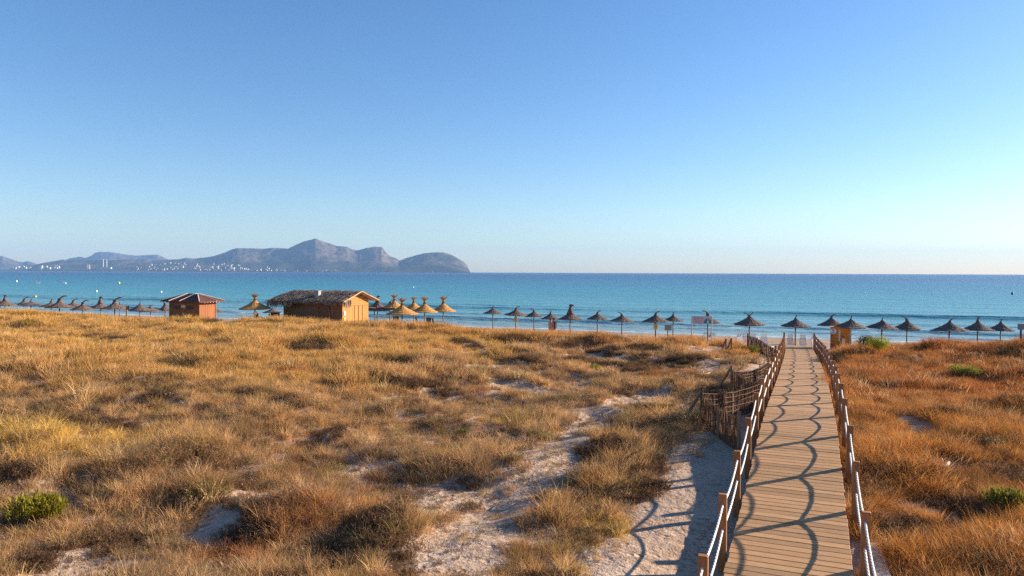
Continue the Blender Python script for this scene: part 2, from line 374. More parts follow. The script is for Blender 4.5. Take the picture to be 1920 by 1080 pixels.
# ------------------------------------------------------------------ far hills
def hill(name, label, sil, r_front, r_peak, r_back, seed, rough=.22):
    xs = np.array([p[0] for p in sil], float); ys = np.array([p[1] for p in sil], float)
    px = np.linspace(xs[0], xs[-1], int((xs[-1] - xs[0]) / 2.2) + 2)
    py = np.interp(px, xs, ys); elev = np.maximum((np.array([hor(x) for x in px]) - py) / F, 0)
    tx = (px - 960) / F
    tt = np.linspace(0, 1, 46); rr = r_front + (r_back - r_front) * tt; tp = (r_peak - r_front) / (r_back - r_front)
    T, A = np.meshgrid(tt, tx, indexing='ij'); RR = r_front + (r_back - r_front) * T
    E = np.broadcast_to(elev, T.shape)
    prof = np.where(T < tp, np.clip(T / tp, 0, 1), np.clip((1 - T) / (1 - tp), 0, 1))
    xw = A * RR; nz = fbm(xw / 900 + seed, RR / 900, seed, 5); rid = np.abs(fbm(xw / 420 + seed, RR / 600, seed + 5, 4) - .47) * 4
    prof = prof ** 1.15 * (1 - .55 * (1 - prof) * rid) + (nz - .47) * rough * prof * (1 - prof) * 4
    prof = np.clip(prof, 0, 1.0)
    H = E * RR * prof * np.where(T < tp, 1, 1) ; H = np.where(T > tp, np.minimum(H, E * r_peak), H) + CAMZ * prof * (E > 0)
    H = H + (fbm(xw / 120, RR / 120, seed + 50, 4) - .45) * 60 * np.minimum(E * RR / 120, 1) * prof * (prof < .97)
    H = H - 3 * (prof <= 0.001)
    Pn = np.stack([xw, RR, H], -1)
    tag(link(name, grid_mesh(name, Pn, 'hill')), label, kind='structure')
    return px, rr, H
main = [(58, 500), (80, 493), (110, 488), (140, 486.5), (170, 487), (200, 487.5), (240, 488), (262, 486), (285, 487), (320, 486.5), (350, 485.5), (380, 483), (400, 480), (420, 474), (435, 467), (445, 464.8), (470, 465), (495, 466), (508, 464.3), (525, 464.5), (540, 466), (555, 458.5), (570, 452), (585, 448.5), (591, 446.2), (600, 450), (615, 455), (632, 460.5), (650, 462), (660, 466.5), (670, 469), (690, 464), (703, 461.7), (716, 462.5), (725, 474), (732, 480.5), (742, 484), (749, 488.5), (760, 484.5), (780, 478), (795, 474.5), (808, 473), (820, 472.6), (832, 473), (845, 477), (857, 483), (868, 490), (876, 499), (881, 509), (882, 511)]
hill('headland_hills', 'long hazy blue headland with a central peak across the bay', main, 7900, 9500, 11200, 3)
hill('distant_ridge', 'faint pale blue mountain ridge behind the far headland', [(95, 500), (130, 484), (150, 480.5), (160, 483), (172, 479), (180, 473.5), (188, 471.5), (205, 471.5), (222, 474), (240, 477), (258, 478.5), (275, 477.5), (295, 477), (305, 481), (316, 487), (335, 485.5), (350, 482.5), (362, 484.5), (400, 492), (420, 505)], 11600, 12900, 13900, 21, .15)
hill('distant_hill', 'small faint blue hill low at the left edge beyond the bay', [(-160, 470), (-90, 466), (-40, 474), (-5, 480), (5, 479), (18, 484), (35, 490), (44, 491.5), (52, 489), (62, 492), (70, 496), (95, 505)], 9800, 11200, 12600, 33, .15)
# low far shore
lx = np.linspace(-1500, 890, 120); rows = []
for r_, h_ in ((7500, -1), (7560, 3), (7800, 6), (8200, 8), (9000, 6), (10400, 4)):
    rows.append(np.stack([(lx - 960) / F * r_, np.full_like(lx, r_), np.full_like(lx, h_) * (lx < 885) + (fbm(lx / 30, lx * 0 + r_, 5, 2) - .4) * 3], -1))
tag(link('far_shore', grid_mesh('far_shore', np.stack(rows), 'hill')), 'low hazy shore below the far hills', kind='structure')

# far town
def house_mesh(kind, seed):
    rs = random.Random(seed); mb = MB()
    wd, dp, ht = ((16, 11, 8), (26, 13, 12), (38, 15, 15), (12, 10, 6))[kind]
    mb.box((0, 0, ht / 2 - 3), (wd, dp, ht + 6)); k = len(mb.f)
    mb.box((wd * .2, 0, ht + .4), (wd * .5, dp * .8, 3.6))
    for i in range(int(wd / 5)):
        for j in range(max(1, int(ht / 4))):
            mb.box((-wd / 2 + 2.5 + i * 5, -dp / 2 - .05, 2 + j * 4), (1.8, .3, 1.9))
    me = mb.mesh('house', 'white_wall' if seed % 3 else 'cream_wall'); me.materials.append(MT['tile']); me.materials.append(MT['black'])
    mi = [0] * k + [1] * 6 + [2] * (len(me.polygons) - k - 6)
    if kind in (1, 2): mi[k:k + 6] = [0] * 6
    me.polygons.foreach_set('material_index', mi); return me
MT['white_wall'].node_tree.nodes['Principled BSDF'].inputs[0].default_value = (.6, .56, .52, 1)
HM = [house_mesh(k, s) for k, s in ((0, 1), (0, 2), (1, 4), (2, 5), (3, 7), (0, 3), (1, 6))]
def house(px, py, r_, k, sc=1.0):
    X, Y, Z = at_depth(px, py, r_)
    o = link('house', HM[k], None, (X, Y, Z), (0, 0, random.uniform(-.5, .5)), (sc, sc, sc)); return o
rs = random.Random(5); nh = 0
def town(n, x0, x1, ytop, ybot, label, group, ks, sc=.75):
    for i in range(n):
        px = rs.uniform(x0, x1); t = rs.random() ** 1.4
        yt = np.interp(px, [p[0] for p in ytop], [p[1] for p in ytop])
        py = ybot + (yt - ybot) * t; r_ = 7600 + 560 * t
        tag(house(px, py, r_, rs.choice(ks), sc * rs.uniform(.7, 1.2)), label, 'house', group)
town(22, 18, 112, [(18, 501), (112, 499)], 504, 'white building in the low row on the far left shore', 'far left shore buildings', (1, 2, 3), 1.0)
town(58, 253, 400, [(253, 500), (310, 494), (345, 491), (365, 490.5), (400, 497)], 506.5, 'small white house climbing the hillside of the far town', 'far town hillside houses', (0, 1, 4, 5, 6))
town(45, 398, 472, [(398, 492), (440, 496), (472, 501)], 507, 'small white house on the slope below the first hill', 'houses below the first hill', (0, 1, 2, 4, 5))
town(20, 478, 535, [(478, 503), (515, 499.5), (535, 506)], 507.5, 'small pale house at the thin east end of the far town', 'east end houses', (0, 1, 4))
town(7, 545, 640, [(545, 507), (640, 507)], 508, 'lone pale house on the shore under the central peak', 'shore houses under the peak', (0, 4))
for px, t_ in ((163.5, 'left'), (167.2, 'right')):
    X, Y, Z = at_depth(px, 503.8, 7620); o = thing('tower_block', 'pale tower block on the far shore, the %s one of a close pair' % t_, 'building', (X, Y, Z), .2, 'pair of far tower blocks')
    MB().box((0, 0, 18), (13, 12, 42)).build('wall', 'cream_wall', o); MB().box((2, 0, 41), (6, 6, 4.4)).build('lift_housing', 'white_wall', o)
for px, t_ in ((193.6, 'left'), (200.2, 'right')):
    X, Y, Z = at_depth(px, 503.5, 7700); o = thing('power_chimney', 'tall thin pale chimney on the far shore, the %s of two' % t_, 'chimney', (X, Y, Z), 0, 'pair of far chimneys')
    MB().tube([(0, 0, -4), (0, 0, 45), (0, 0, 95)], [5.2, 4.2, 3.4], 12).build('shaft', 'chim', o, True); MB().tube([(0, 0, 95.02), (0, 0, 98)], [3.9, 3.9], 12).build('rim', 'chim', o, True)
X, Y, Z = at_depth(198, 503.5, 7680); o = thing('power_hall', 'long low pale hall at the foot of two chimneys', 'building', (X, Y, Z)); MB().box((8, 0, 5), (110, 20, 16)).build('wall', 'white_wall', o); MB().box((8, 0, 14), (112, 22, 1.6)).build('roof', 'tile', o)

# ------------------------------------------------------------------ boardwalk
v0 = 6.0
bw = thing('boardwalk', 'long brown plank boardwalk running down to the beach', None, W(U0, v0, g1(U0, v0)), -TH); tag(bw, kind='structure')
bz0 = g1(U0, v0)
PITCHV = .205
pm = []
for i in range(4):
    mb = MB().box((rng.uniform(-.006, .006), 0, 0), (2 * HALF + rng.uniform(-.012, .012), PITCHV - .019, .036)); me = mb.mesh('plank', 'plank'); bev(me, .004); pm.append(me)
v = v0 + .1; i = 0
while v < V_END:
    sl_ = math.atan((deckz(v + .2) - deckz(v - .2)) / .4)
    o = link('plank', pm[i % 4], bw, (float(bow(v)) + float(rng.uniform(-.008, .008)), v - v0, float(deckz(v)) - bz0 - .018 + float(rng.uniform(-.003, .003))), (sl_, float(rng.uniform(-.003, .003)), float(rng.uniform(-.004, .004)) - float(bow(v + .5) - bow(v - .5))))
    v += PITCHV; i += 1
for du in (-.86, 0, .86):
    pts = [(du + float(bow(vq)), vq - v0, float(deckz(vq)) - bz0 - .036 - .09) for vq in np.arange(v0, V_END - .1, .8)]
    mb = MB()
    for a_, b_ in zip(pts[:-1], pts[1:]):
        mb.add([(a_[0] - .04, a_[1], a_[2] - .085), (a_[0] + .04, a_[1], a_[2] - .085), (a_[0] + .04, a_[1], a_[2] + .085), (a_[0] - .04, a_[1], a_[2] + .085), (b_[0] - .04, b_[1], b_[2] - .085), (b_[0] + .04, b_[1], b_[2] - .085), (b_[0] + .04, b_[1], b_[2] + .085), (b_[0] - .04, b_[1], b_[2] + .085)], [(0, 1, 5, 4), (2, 3, 7, 6), (1, 2, 6, 5), (3, 0, 4, 7)])
    mb.build('beam', 'beam', bw)
pile_me = MB().box((0, 0, -.45), (.12, .12, .9)).mesh('pile', 'beam')
for vq in np.arange(v0 + .4, V_END, 2.5):
    for du in (-.86, .86): link('pile', pile_me, bw, (du + float(bow(vq)), vq - v0 + .6, float(deckz(vq)) - bz0 - .22))

# rope railings
POST_T, SP = 1.1, 2.62
post_me = MB().box((0, 0, .12), (.14, .11, POST_T * 2 - .24 + .0)).mesh('post', 'post'); bev(post_me, .008)
def rope_mesh(pts):                         # three twisted strands
    mb = MB(); n = 12; pts = [Vector(p) for p in pts]; s_ = 0; k0 = 0
    for i, p in enumerate(pts):
        d = (pts[min(i + 1, len(pts) - 1)] - pts[max(i - 1, 0)]).normalized(); a = d.cross(Vector((0, 0, 1))).normalized(); q = a.cross(d)
        if i: s_ += (p - pts[i - 1]).length
        for j in range(n):
            t = 2 * math.pi * j / n; rr = .0170 + .0045 * math.cos(3 * (t - s_ * 2 * math.pi / .33))
            mb.v.append(tuple(p + (a * math.cos(t) + q * math.sin(t)) * rr))
    for i in range(len(pts) - 1):
        for j in range(n):
            a = i * n + j; b2 = i * n + (j + 1) % n; mb.f.append((a, b2, b2 + n, a + n))
    return mb
for side, off, txt in ((-1, -1.095, 'left'), (1, 1.15, 'right')):
    v1 = 7.8
    rl = thing('rope_railing', 'wooden post railing with white ropes along the %s side of the boardwalk' % txt, 'railing', W(U0 + off, v1, g1(U0 + off, v1)), -TH, 'boardwalk railings')
    z0 = g1(U0 + off, v1); pv = []
    for k in range(23):
        vq = v1 + k * SP
        if vq > V_END + .3: break
        pv.append(vq); hh_ = rng.uniform(-.02, .02) + (.12 if vq + SP > V_END + .3 else 0)
        link('post', post_me, rl, (float(bow(vq)) + float(rng.uniform(-.008, .008)), vq - v1, float(deckz(vq)) - z0 + hh_ - .12), (float(rng.uniform(-.012, .012)), float(rng.uniform(-.012, .012)), float(rng.uniform(-.03, .03))))
    for fr, sag in ((.83, .115), (.39, .115)):
        pts = []
        for a_, b_ in zip(pv[:-1], pv[1:]):
            st = 110 if a_ < 26 else (40 if a_ < 40 else 16); sg = sag * rng.uniform(.8, 1.2)
            for t in np.linspace(0, 1, st, endpoint=False):
                pts.append((float(bow(a_) * (1 - t) + bow(b_) * t), a_ + (b_ - a_) * t - v1, float(deckz(a_)) * (1 - t) + float(deckz(b_)) * t + fr * .98 - 4 * sg * t * (1 - t) - z0))
        pts.append((float(bow(pv[-1])), pv[-1] - v1, float(deckz(pv[-1])) + fr * .98 - z0))
        rope_mesh(pts).build('rope', 'rope', rl, True)
# concrete kerb beside the near end
ck = thing('concrete_kerb', 'pale concrete kerb block beside the right railing, bottom of the photo', 'kerb', W(1.3, 11.2, g1(1.3, 11.2)), -TH)
kz = g1(1.3, 11.2); MB().box((.02, 0, .02), (.27, 7.7, .5)).build('block', 'concrete', ck, bevel=.015)

# ------------------------------------------------------------------ brushwood fences
def fence(p, q, h, label, braces=(), seed=0, sagm=.12):
    rs = random.Random(seed); (u1, v1), (u2, v2) = p, q
    zb = min(g1(u1, v1), g1(u2, v2)); t = thing('brushwood_fence', label, 'fence', W(u1, v1, g1(u1, v1)), 0, 'brushwood sand fences'); ox, oy, oz = t.location
    def pt(s, zz):
        uu, vq = u1 + (u2 - u1) * s, v1 + (v2 - v1) * s; x, y, _ = W(uu, vq)
        return Vector((x - ox, y - oy, g1(uu, vq) + zz - oz - sagm * 4 * s * (1 - s) * (zz / h)))
    L = math.hypot(u2 - u1, v2 - v1); nrm = Vector((W(v1 - v2, u2 - u1)[0], W(v1 - v2, u2 - u1)[1], 0)).normalized()
    for s in (0, .5, 1.0):
        a = pt(s, -.25); b2 = pt(s, h + (.16 if s != .5 else -.03)); 
        MB().tube([a, b2], [.055, .05], 8).build('post', 'oldpost', t)
    for s, ang in braces:
        top = pt(s, h + .1); x, y, _ = W(-math.cos(ang) * .75, math.sin(ang) * .75); foot = Vector((top.x + x, top.y + y, pt(s, 0).z - .2))
        MB().tube([foot, top], [.055, .05], 8).build('brace', 'oldpost', t)
    mb = MB(); n = int(L / .011)
    for i in range(n):
        s = min(max((i + rs.random()) / n, 0), 1); a = pt(s, -.08); b2 = pt(min(1, max(0, s + rs.uniform(-.012, .012))), h * rs.uniform(.96, 1.01)); c = (a + b2) / 2 + nrm * rs.uniform(-.02, .02)
        o1 = nrm * rs.uniform(-.025, .025); mb.tube([a + o1, c, b2 + o1], rs.uniform(.006, .010), 3, False)
    tag(mb.build('twig_mat', 'twig', t), kind='stuff')
    for j in range(6):
        zz = h * (.08 + .185 * j); pts = [pt(s, zz + rs.uniform(-.015, .015)) + nrm * .04 * (-1) for s in np.linspace(0, 1, 14)]
        MB().tube(pts, .006, 4).build('wire', 'wire', t)
    for j in range(int(L / .3)):
        s = (j + rs.random() * .6 + .2) / int(L / .3)
        if rs.random() < .75:
            z1 = rs.choice([.1, .3, .48]); MB().tube([pt(s, h * z1) - nrm * .045, pt(s, h * min(1, z1 + rs.choice([.2, .38, .55]))) - nrm * .045], .0055, 4).build('wire', 'wire', t)
A_, B_ = (-2.97, 24.0), (-2.67, 31.3)
fence((-1.55, 20.6), A_, .98, 'nearest dark brushwood fence panel meeting the boardwalk, with leaning brace', [(1.0, .25)], 1)
fence(A_, (-1.35, 27.2), .98, 'second brushwood fence panel, from the near braced post back to the boardwalk', [], 2)
fence((-1.35, 27.6), B_, .95, 'third brushwood fence panel, running out to the farther braced post', [(1.0, .3)], 3)
fence(B_, (-1.35, 34.6), .9, 'fourth brushwood fence panel, sagging from the farther braced post to the boardwalk', [], 4, .2)
fence((-1.35, 45.0), (-3.1, 47.5), .9, 'farthest small brushwood fence panel near the beach end of the boardwalk', [], 5)
for k, px in enumerate((1361, 1371)):
    u, v = hit(px, 655); t = thing('leaning_stake', 'short dark %s of two leaning stakes on the sand near the beach' % ('left' if k == 0 else 'right'), 'stake', W(u, v, g1(u, v)), 0, 'leaning stakes')
    MB().tube([(0, 0, -.2), (.02, 0, .72)], .05, 8).build('post', 'oldpost', t); MB().tube([(-.34, -.1, -.15), (.0, 0, .7)], .045, 8).build('brace', 'oldpost', t)

# ------------------------------------------------------------------ parasols
def canopy_mesh(m, seed, ragged):
    rs = random.Random(seed); mb = MB(); n = 56     # unit: radius 1, height 1, rim at z = 0
    tiers = [(1.0, 0.0, .70, .26), (.78, .17, .46, .50), (.54, .36, .26, .74), (.33, .58, .07, 1.0)]
    for (r0, z0, r1, z1) in tiers:
        jr = [rs.uniform(-ragged, ragged) for _ in range(n)]
        ring = []
        for (r_, z_, w_) in ((r0 - .06, z0 - .075, 0), (r0, z0 - .05, 1), (r0 - .02, z0 + .05, .7), ((r0 + r1) / 2, (z0 + z1) / 2 - .02, .4), (r1, z1, .2)):
            ring.append([(max(.02, r_ + jr[j] * w_ + rs.uniform(-.012, .012)) * math.cos(2 * math.pi * j / n), max(.02, r_ + jr[j] * w_) * math.sin(2 * math.pi * j / n), z_ + (jr[(j * 7) % n] * .9 + rs.uniform(-.02, .02)) * (1 if w_ == 1 or w_ == 0 else .4)) for j in range(n)])
        k0 = len(mb.v)
        for r_ in ring: mb.v += r_
        for i in range(len(ring) - 1):
            for j in range(n):
                a = k0 + i * n + j; c = k0 + i * n + (j + 1) % n; mb.f.append((a, c, c + n, a + n))
    for j in range(170):                    # loose straw ends
        t = rs.uniform(0, 2 * math.pi); k = rs.choice([0, 0, 0, 1, 2]); r0, z0 = tiers[k][0], tiers[k][1]; l = rs.uniform(.05, .13); wv = .018
        c, s_ = math.cos(t), math.sin(t); a = Vector((c * (r0 - .05), s_ * (r0 - .05), z0 + .02)); e = Vector((c * (r0 + l * .6), s_ * (r0 + l * .6), z0 - l)); q = Vector((-s_, c, 0)) * wv
        mb.add([a - q, a + q, e], [(0, 1, 2)])
    k0 = len(mb.v)                          # underside
    mb.v += [(.9 * math.cos(2 * math.pi * j / 24), .9 * math.sin(2 * math.pi * j / 24), 0.0) for j in range(24)] + [(0, 0, .72)]
    mb.f += [(k0 + j, k0 + 24, k0 + (j + 1) % 24) for j in range(24)]
    return mb.mesh('canopy', m, False)
def knot_mesh(kind, m, seed):
    rs = random.Random(seed); mb = MB()       # unit height 1, widths in the same unit
    if kind == 'broom':
        for i in range(46):
            t = rs.uniform(0, 6.28); s_ = rs.random(); r1 = .05 + .03 * s_; r2 = .10 + .36 * s_
            mb.tube([(r1 * 2 * math.cos(t), r1 * 2 * math.sin(t), -.08), (r1 * math.cos(t), r1 * math.sin(t), .45), (r2 * math.cos(t), r2 * math.sin(t), rs.uniform(.8, 1.05))], [.03, .022, .012], 4, False)
        mb.tube([(0, 0, .3), (0, 0, .52)], [.11, .10], 8)
        return mb.mesh('topknot', m)
    def horn(dx, dy, hgt, curl, w0=.2, n=9):
        pts, rad = [], []
        for i in range(n + 1):
            t = i / n; x = dx * (t ** 2.0); z = hgt * (1 - (1 - t) ** 1.6 if curl else t) - (curl * max(0, t - .62) ** 1.3)
            pts.append((x, dy * t * t, z - .1)); rad.append(w0 * (1 - t) ** 1.2 + .045 + (.03 * math.sin(t * 9)))
        mb.tube(pts, rad, 7)
    if kind == 'straight': horn(.18, 0, 1.1, 0)
    elif kind == 'left': horn(-.75, .1, 1.12, .55)
    elif kind == 'right': horn(.8, .1, 1.12, .55)
    elif kind == 'fork': horn(-.85, 0, 1.0, .2, .2); horn(.6, 0, 1.15, 0, .14)
    elif kind == 'tall':
        mb.tube([(0, 0, -.15), (0.0, 0, .25), (.02, 0, .6), (.05, 0, .85)], [.34, .2, .12, .1], 8); mb.tube([(-.1, 0, .86), (.05, 0, .95), (.3, 0, .9)], [.07, .13, .1], 7)
    for i in range(16):
        t = rs.uniform(0, 6.28); z = rs.uniform(0, .6); r_ = .2 * (1 - z) + .03
        mb.tube([(r_ * math.cos(t) * .8, r_ * math.sin(t) * .8, z), (r_ * 1.5 * math.cos(t), r_ * 1.5 * math.sin(t), z - .12)], [.02, .008], 3, False)
    return mb.mesh('topknot', m, True)
CAN = {'dark': [canopy_mesh('straw_dark', s, .045) for s in (1, 2, 3, 4)], 'gold': [canopy_mesh('straw_gold', s, .02) for s in (5, 6)]}
KN = {(k, c): knot_mesh(k, 'straw_dark' if c == 'dark' else 'straw_gold', 3) for k in ('straight', 'left', 'right', 'fork', 'tall', 'broom') for c in ('dark', 'gold')}
rib_me = {}
UMB = []
def parasol(px, ytop, yrim, hw, label, group, col='dark', knot='straight', box=False, d=2.3, vlim=(50, 77), kf=.36):
    k_ = CT + ST * (px - 960) / F; Z = d * F / (2 * hw); Z = min(max(Z, vlim[0] / k_), vlim[1] / k_); d = 2 * hw * Z / F
    X, Y, zr = at_depth(px, yrim, Z); zt = at_depth(px, ytop, Z)[2]; u, v = UV(X, Y); zg = g1(u, v)
    t = thing('straw_parasol', label, 'parasol', (X, Y, zg), 0, group)
    hc = (zt - zr) * (1 - kf); hr = zr - zg; hk = (zt - zr) * kf
    rz = random.uniform(0, 6.28)
    c = link('canopy', random.choice(CAN[col]), t, (0, 0, hr + .04), (random.uniform(-.03, .03), random.uniform(-.03, .03), rz), (d / 2, d / 2, hc))
    kx = link('topknot', KN[(knot, col)], t, (0, 0, hr + hc * .97), None, (hk * 1.6, hk * 1.3, hk * 1.08))
    MB().tube([(0, 0, -.4), (0, 0, hr + hc * .8)], [.06, .05], 8).build('pole', 'umbpole', t, True)
    if box:
        bx = MB().box((0, -.16, 0), (.34, .2, .5)).build('safe_box', 'boxy', t, bevel=.015, loc=(0, 0, hr - .42)); MB().box((0, -.268, 0), (.05, .012, .08)).build('latch', 'black', bx)
    # rim hoop under the straw
    ring = [(math.cos(a) * d * .44, math.sin(a) * d * .44, hr + .03) for a in np.linspace(0, 2 * math.pi, 17)]
    MB().tube(ring, .018, 4, False).build('hoop', 'umbpole', t)
ORD = ['first', 'second', 'third', 'fourth', 'fifth', 'sixth', 'seventh', 'eighth', 'ninth', 'tenth']
KTXT = {'straight': 'short upright tip', 'left': 'tip curling left', 'right': 'tip curling right', 'fork': 'forked tip', 'tall': 'tall thick topknot', 'broom': 'broom-like tip'}
mid = [(924, 573, 588, 19, 'straight', 0), (967, 574, 591, 21, 'right', 1), (1001, 578, 593.5, 17, 'left', 0), (1032, 582, 598, 18, 'straight', 0), (1069, 572, 599, 23, 'tall', 0), (1120, 582, 598, 19.5, 'right', 0), (1166, 585, 602, 21.5, 'left', 0), (1229, 583, 603, 24.5, 'right', 1), (1262, 585, 602, 19.5, 'straight', 0)]
for i, (x, a, b_, h, k, bx) in enumerate(mid):
    parasol(x, a, b_, h, 'dark straw parasol with %s, %s one right of the thatched hut group' % (KTXT[k], ORD[i]), 'dark parasols in the middle of the beach', 'dark', k, bool(bx), kf=.55 if k == 'tall' else .4)
parasol(1327, 582, 606, 23, 'dark straw parasol half hidden behind the information sign', 'dark parasols by the boardwalk', 'dark', 'left')
parasol(1405, 586, 609, 28, 'dark straw parasol with forked tip above the white loungers', 'dark parasols by the boardwalk', 'dark', 'fork', d=2.5)
parasol(1491.5, 591, 612, 26.5, 'dark straw parasol standing straight beyond the end of the boardwalk', 'dark parasols by the boardwalk', 'dark', 'straight', d=2.4, vlim=(65.5, 77))
parasol(1558.5, 589, 610, 24, 'dark straw parasol with long tip curling right behind the orange box', 'dark parasols by the boardwalk', 'dark', 'right')
parasol(1595, 593, 614, 29, 'dark straw parasol overlapping the right edge of the orange box', 'dark parasols by the boardwalk', 'dark', 'straight', d=2.45)
rgt = [(1653.5, 595, 615.5, 28, 'straight'), (1700.5, 593, 617, 24, 'left'), (1780, 597, 620, 31, 'right'), (1833, 595, 619.5, 27, 'tall'), (1876, 598, 619.5, 23, 'straight')]
for i, (x, a, b_, h, k) in enumerate(rgt):
    parasol(x, a, b_, h, 'dark straw parasol with %s, %s one right of the orange box' % (KTXT[k], ORD[i]), 'dark parasols at the right', 'dark', k, d=2.4)
hutg = [(478, 551, 579, 29, 'gold', 'broom', 'golden straw parasol with broom tip between the kiosk and the thatched hut'), (511, 575, 586, 18, 'dark', 'straight', 'small dark straw parasol half behind the left end of the thatched hut'),
    (702, 566, 577.5, 20, 'gold', 'straight', 'golden straw parasol mostly hidden behind the right corner of the thatched hut'), (708, 555, 582, 21.5, 'dark', 'tall', 'dark straw parasol touching the right end of the thatched hut'),
    (739, 552.5, 577, 21, 'gold', 'broom', 'golden parasol with the tallest broom tip, behind a dark one'), (731, 562, 580, 17, 'dark', 'right', 'dark curled parasol in front of the tallest broom tip'),
    (754, 559, 589, 30, 'gold', 'broom', 'largest and nearest golden straw parasol right of the thatched hut'), (775.5, 557, 580, 19, 'gold', 'broom', 'golden parasol seen between the two nearest golden ones'),
    (796, 557, 585, 25, 'gold', 'broom', 'golden straw parasol above a rattan armchair, second from right of the golden group'), (831, 556, 583.5, 23.5, 'gold', 'broom', 'rightmost golden straw parasol of the hut group')]
for (x, a, b_, h, c, k, lb) in hutg:
    parasol(x, a, b_, h, lb, 'parasols around the thatched hut', c, k, d=2.6, vlim=(50.5, 70), kf=.46 if k == 'broom' else .36)
lft = [(0, 558, 572, 16, 'left'), (9, 554, 572.5, 20, 'tall'), (45, 557, 572, 15.5, 'right'), (58, 560, 572, 20, 'straight'), (96, 560, 575, 20, 'straight'), (111.5, 554, 577, 24, 'right'), (137, 560, 574, 15, 'right'), (155, 562, 581, 21, 'right'), (188, 557, 578, 18, 'tall'), (215, 557, 579.5, 24, 'right')]
for i, (x, a, b_, h, k) in enumerate(lft):
    parasol(x, a, b_, h, 'grey brown straw parasol with %s, %s from the left edge of the photo' % (KTXT[k], ORD[i]), 'parasols at the left', 'dark', k, d=2.6, vlim=(50, 78), kf=.5)
lf2 = [(224, 566, 578, 15, 'straight', 'grey straw parasol tucked behind a larger one beside the lone post'), (262, 566, 581.5, 19, 'straight', 'grey straw parasol just right of the lone beach post'), (282, 571, 583.5, 18, 'right', 'low grey straw parasol, second left of the kiosk'), (309.5, 564, 583, 14, 'left', 'straw parasol against the left wall of the kiosk'), (403, 574, 584.5, 15, 'straight', 'straw parasol peeking out behind the right wall of the kiosk')]
for (x, a, b_, h, k, lb) in lf2: parasol(x, a, b_, h, lb, 'parasols at the left', 'dark', k, d=2.5, vlim=(55 if x > 400 else 50, 75))

# ------------------------------------------------------------------ wooden kiosk
KU, KV = -54.65, 53.1; kz = 2.05; KL, KD = 3.7, 2.0
kb = thing('wooden_kiosk', 'small reddish brown board kiosk with maroon hipped roof', 'kiosk', W(KU, KV, kz), -TH)
eh = 4.33 - kz; rh = 5.02 - kz
core = MB().box((0, 0, eh / 2 - .2), (KL - .06, KD - .06, eh + .4)).build('wall', 'kioskwood', kb)
def boards(parent, axis, span, other, h, n, m, z0=0., skip=None, th=.03):
    wd = span / n; me = MB().box((0, 0, h / 2), ((wd - .012, th, h) if axis == 'x' else (th, wd - .012, h))).mesh('board', m)
    for i in range(n):
        c = -span / 2 + wd * (i + .5)
        link('board', me, parent, (c, other + random.uniform(-.004, .004), z0) if axis == 'x' else (other + random.uniform(-.004, .004), c, z0))
boards(core, 'x', KL, -KD / 2 + .0, eh - .05, 14, 'kioskwood'); boards(core, 'y', KD, KL / 2, eh - .05, 8, 'kioskwood')
for cx in (-1.05, .78):
    wdw = MB().box((cx, -KD / 2 - .035, eh - .62), (.75, .05, .3)).build('window', 'black', kb); 
    for sx in (-1, 1): MB().box((cx + sx * .4, -KD / 2 - .045, eh - .62), (.05, .06, .4)).build('frame', 'kioskwood', wdw)
MB().box((-.12, -KD / 2 - .04, eh - .5), (.52, .03, .28)).build('notice', 'batten', kb)
for sx, sy in ((-1, -1), (1, -1), (1, 1), (-1, 1)): MB().box((sx * (KL / 2 + .01), sy * (KD / 2 + .01), eh / 2), (.1, .1, eh - .02)).build('corner_post', 'kioskwood', kb)
ov = .62; a_, b2 = KL / 2 + ov, KD / 2 + ov; rl_ = .62
roof = MB(); lo = [(-a_, -b2, eh), (a_, -b2, eh), (a_, b2, eh), (-a_, b2, eh), (-rl_, 0, rh), (rl_, 0, rh)]
roof.add(lo, [(0, 1, 5, 4), (1, 2, 5), (2, 3, 4, 5), (3, 0, 4)]); roof.add([(p[0], p[1], p[2] - .07) for p in lo], [(4, 5, 1, 0), (5, 2, 1), (5, 4, 3, 2), (4, 0, 3)])
for i in range(4): roof.f.append((i, i + 6, (i + 1) % 4 + 6, (i + 1) % 4))
ro = roof.build('roof', 'kioskroof', kb)
def batten(p, q): MB().tube([Vector(p) + Vector((0, 0, .035)), Vector(q) + Vector((0, 0, .035))], .045, 6).build('batten', 'batten', ro)
batten((-rl_, 0, rh), (-1.35, -b2, eh)); batten((.45, 0, rh), (.0, -b2, eh)); batten((rl_, 0, rh), (a_, -b2, eh)); batten((rl_, 0, rh), (a_, b2 * .35, eh)); batten((-rl_, 0, rh), (-a_, -b2, eh)); batten((rl_, 0, rh), (a_, b2, eh))
for i in range(6): MB().box((KL / 2 + .28, -KD / 2 + .1 + i * .36, eh - .1), (.6, .06, .07)).build('rafter', 'batten', ro)
for i in range(9): MB().box((-KL / 2 + .1 + i * .44, -KD / 2 - .26, eh - .1), (.06, .56, .07)).build('rafter', 'kioskwood', ro)

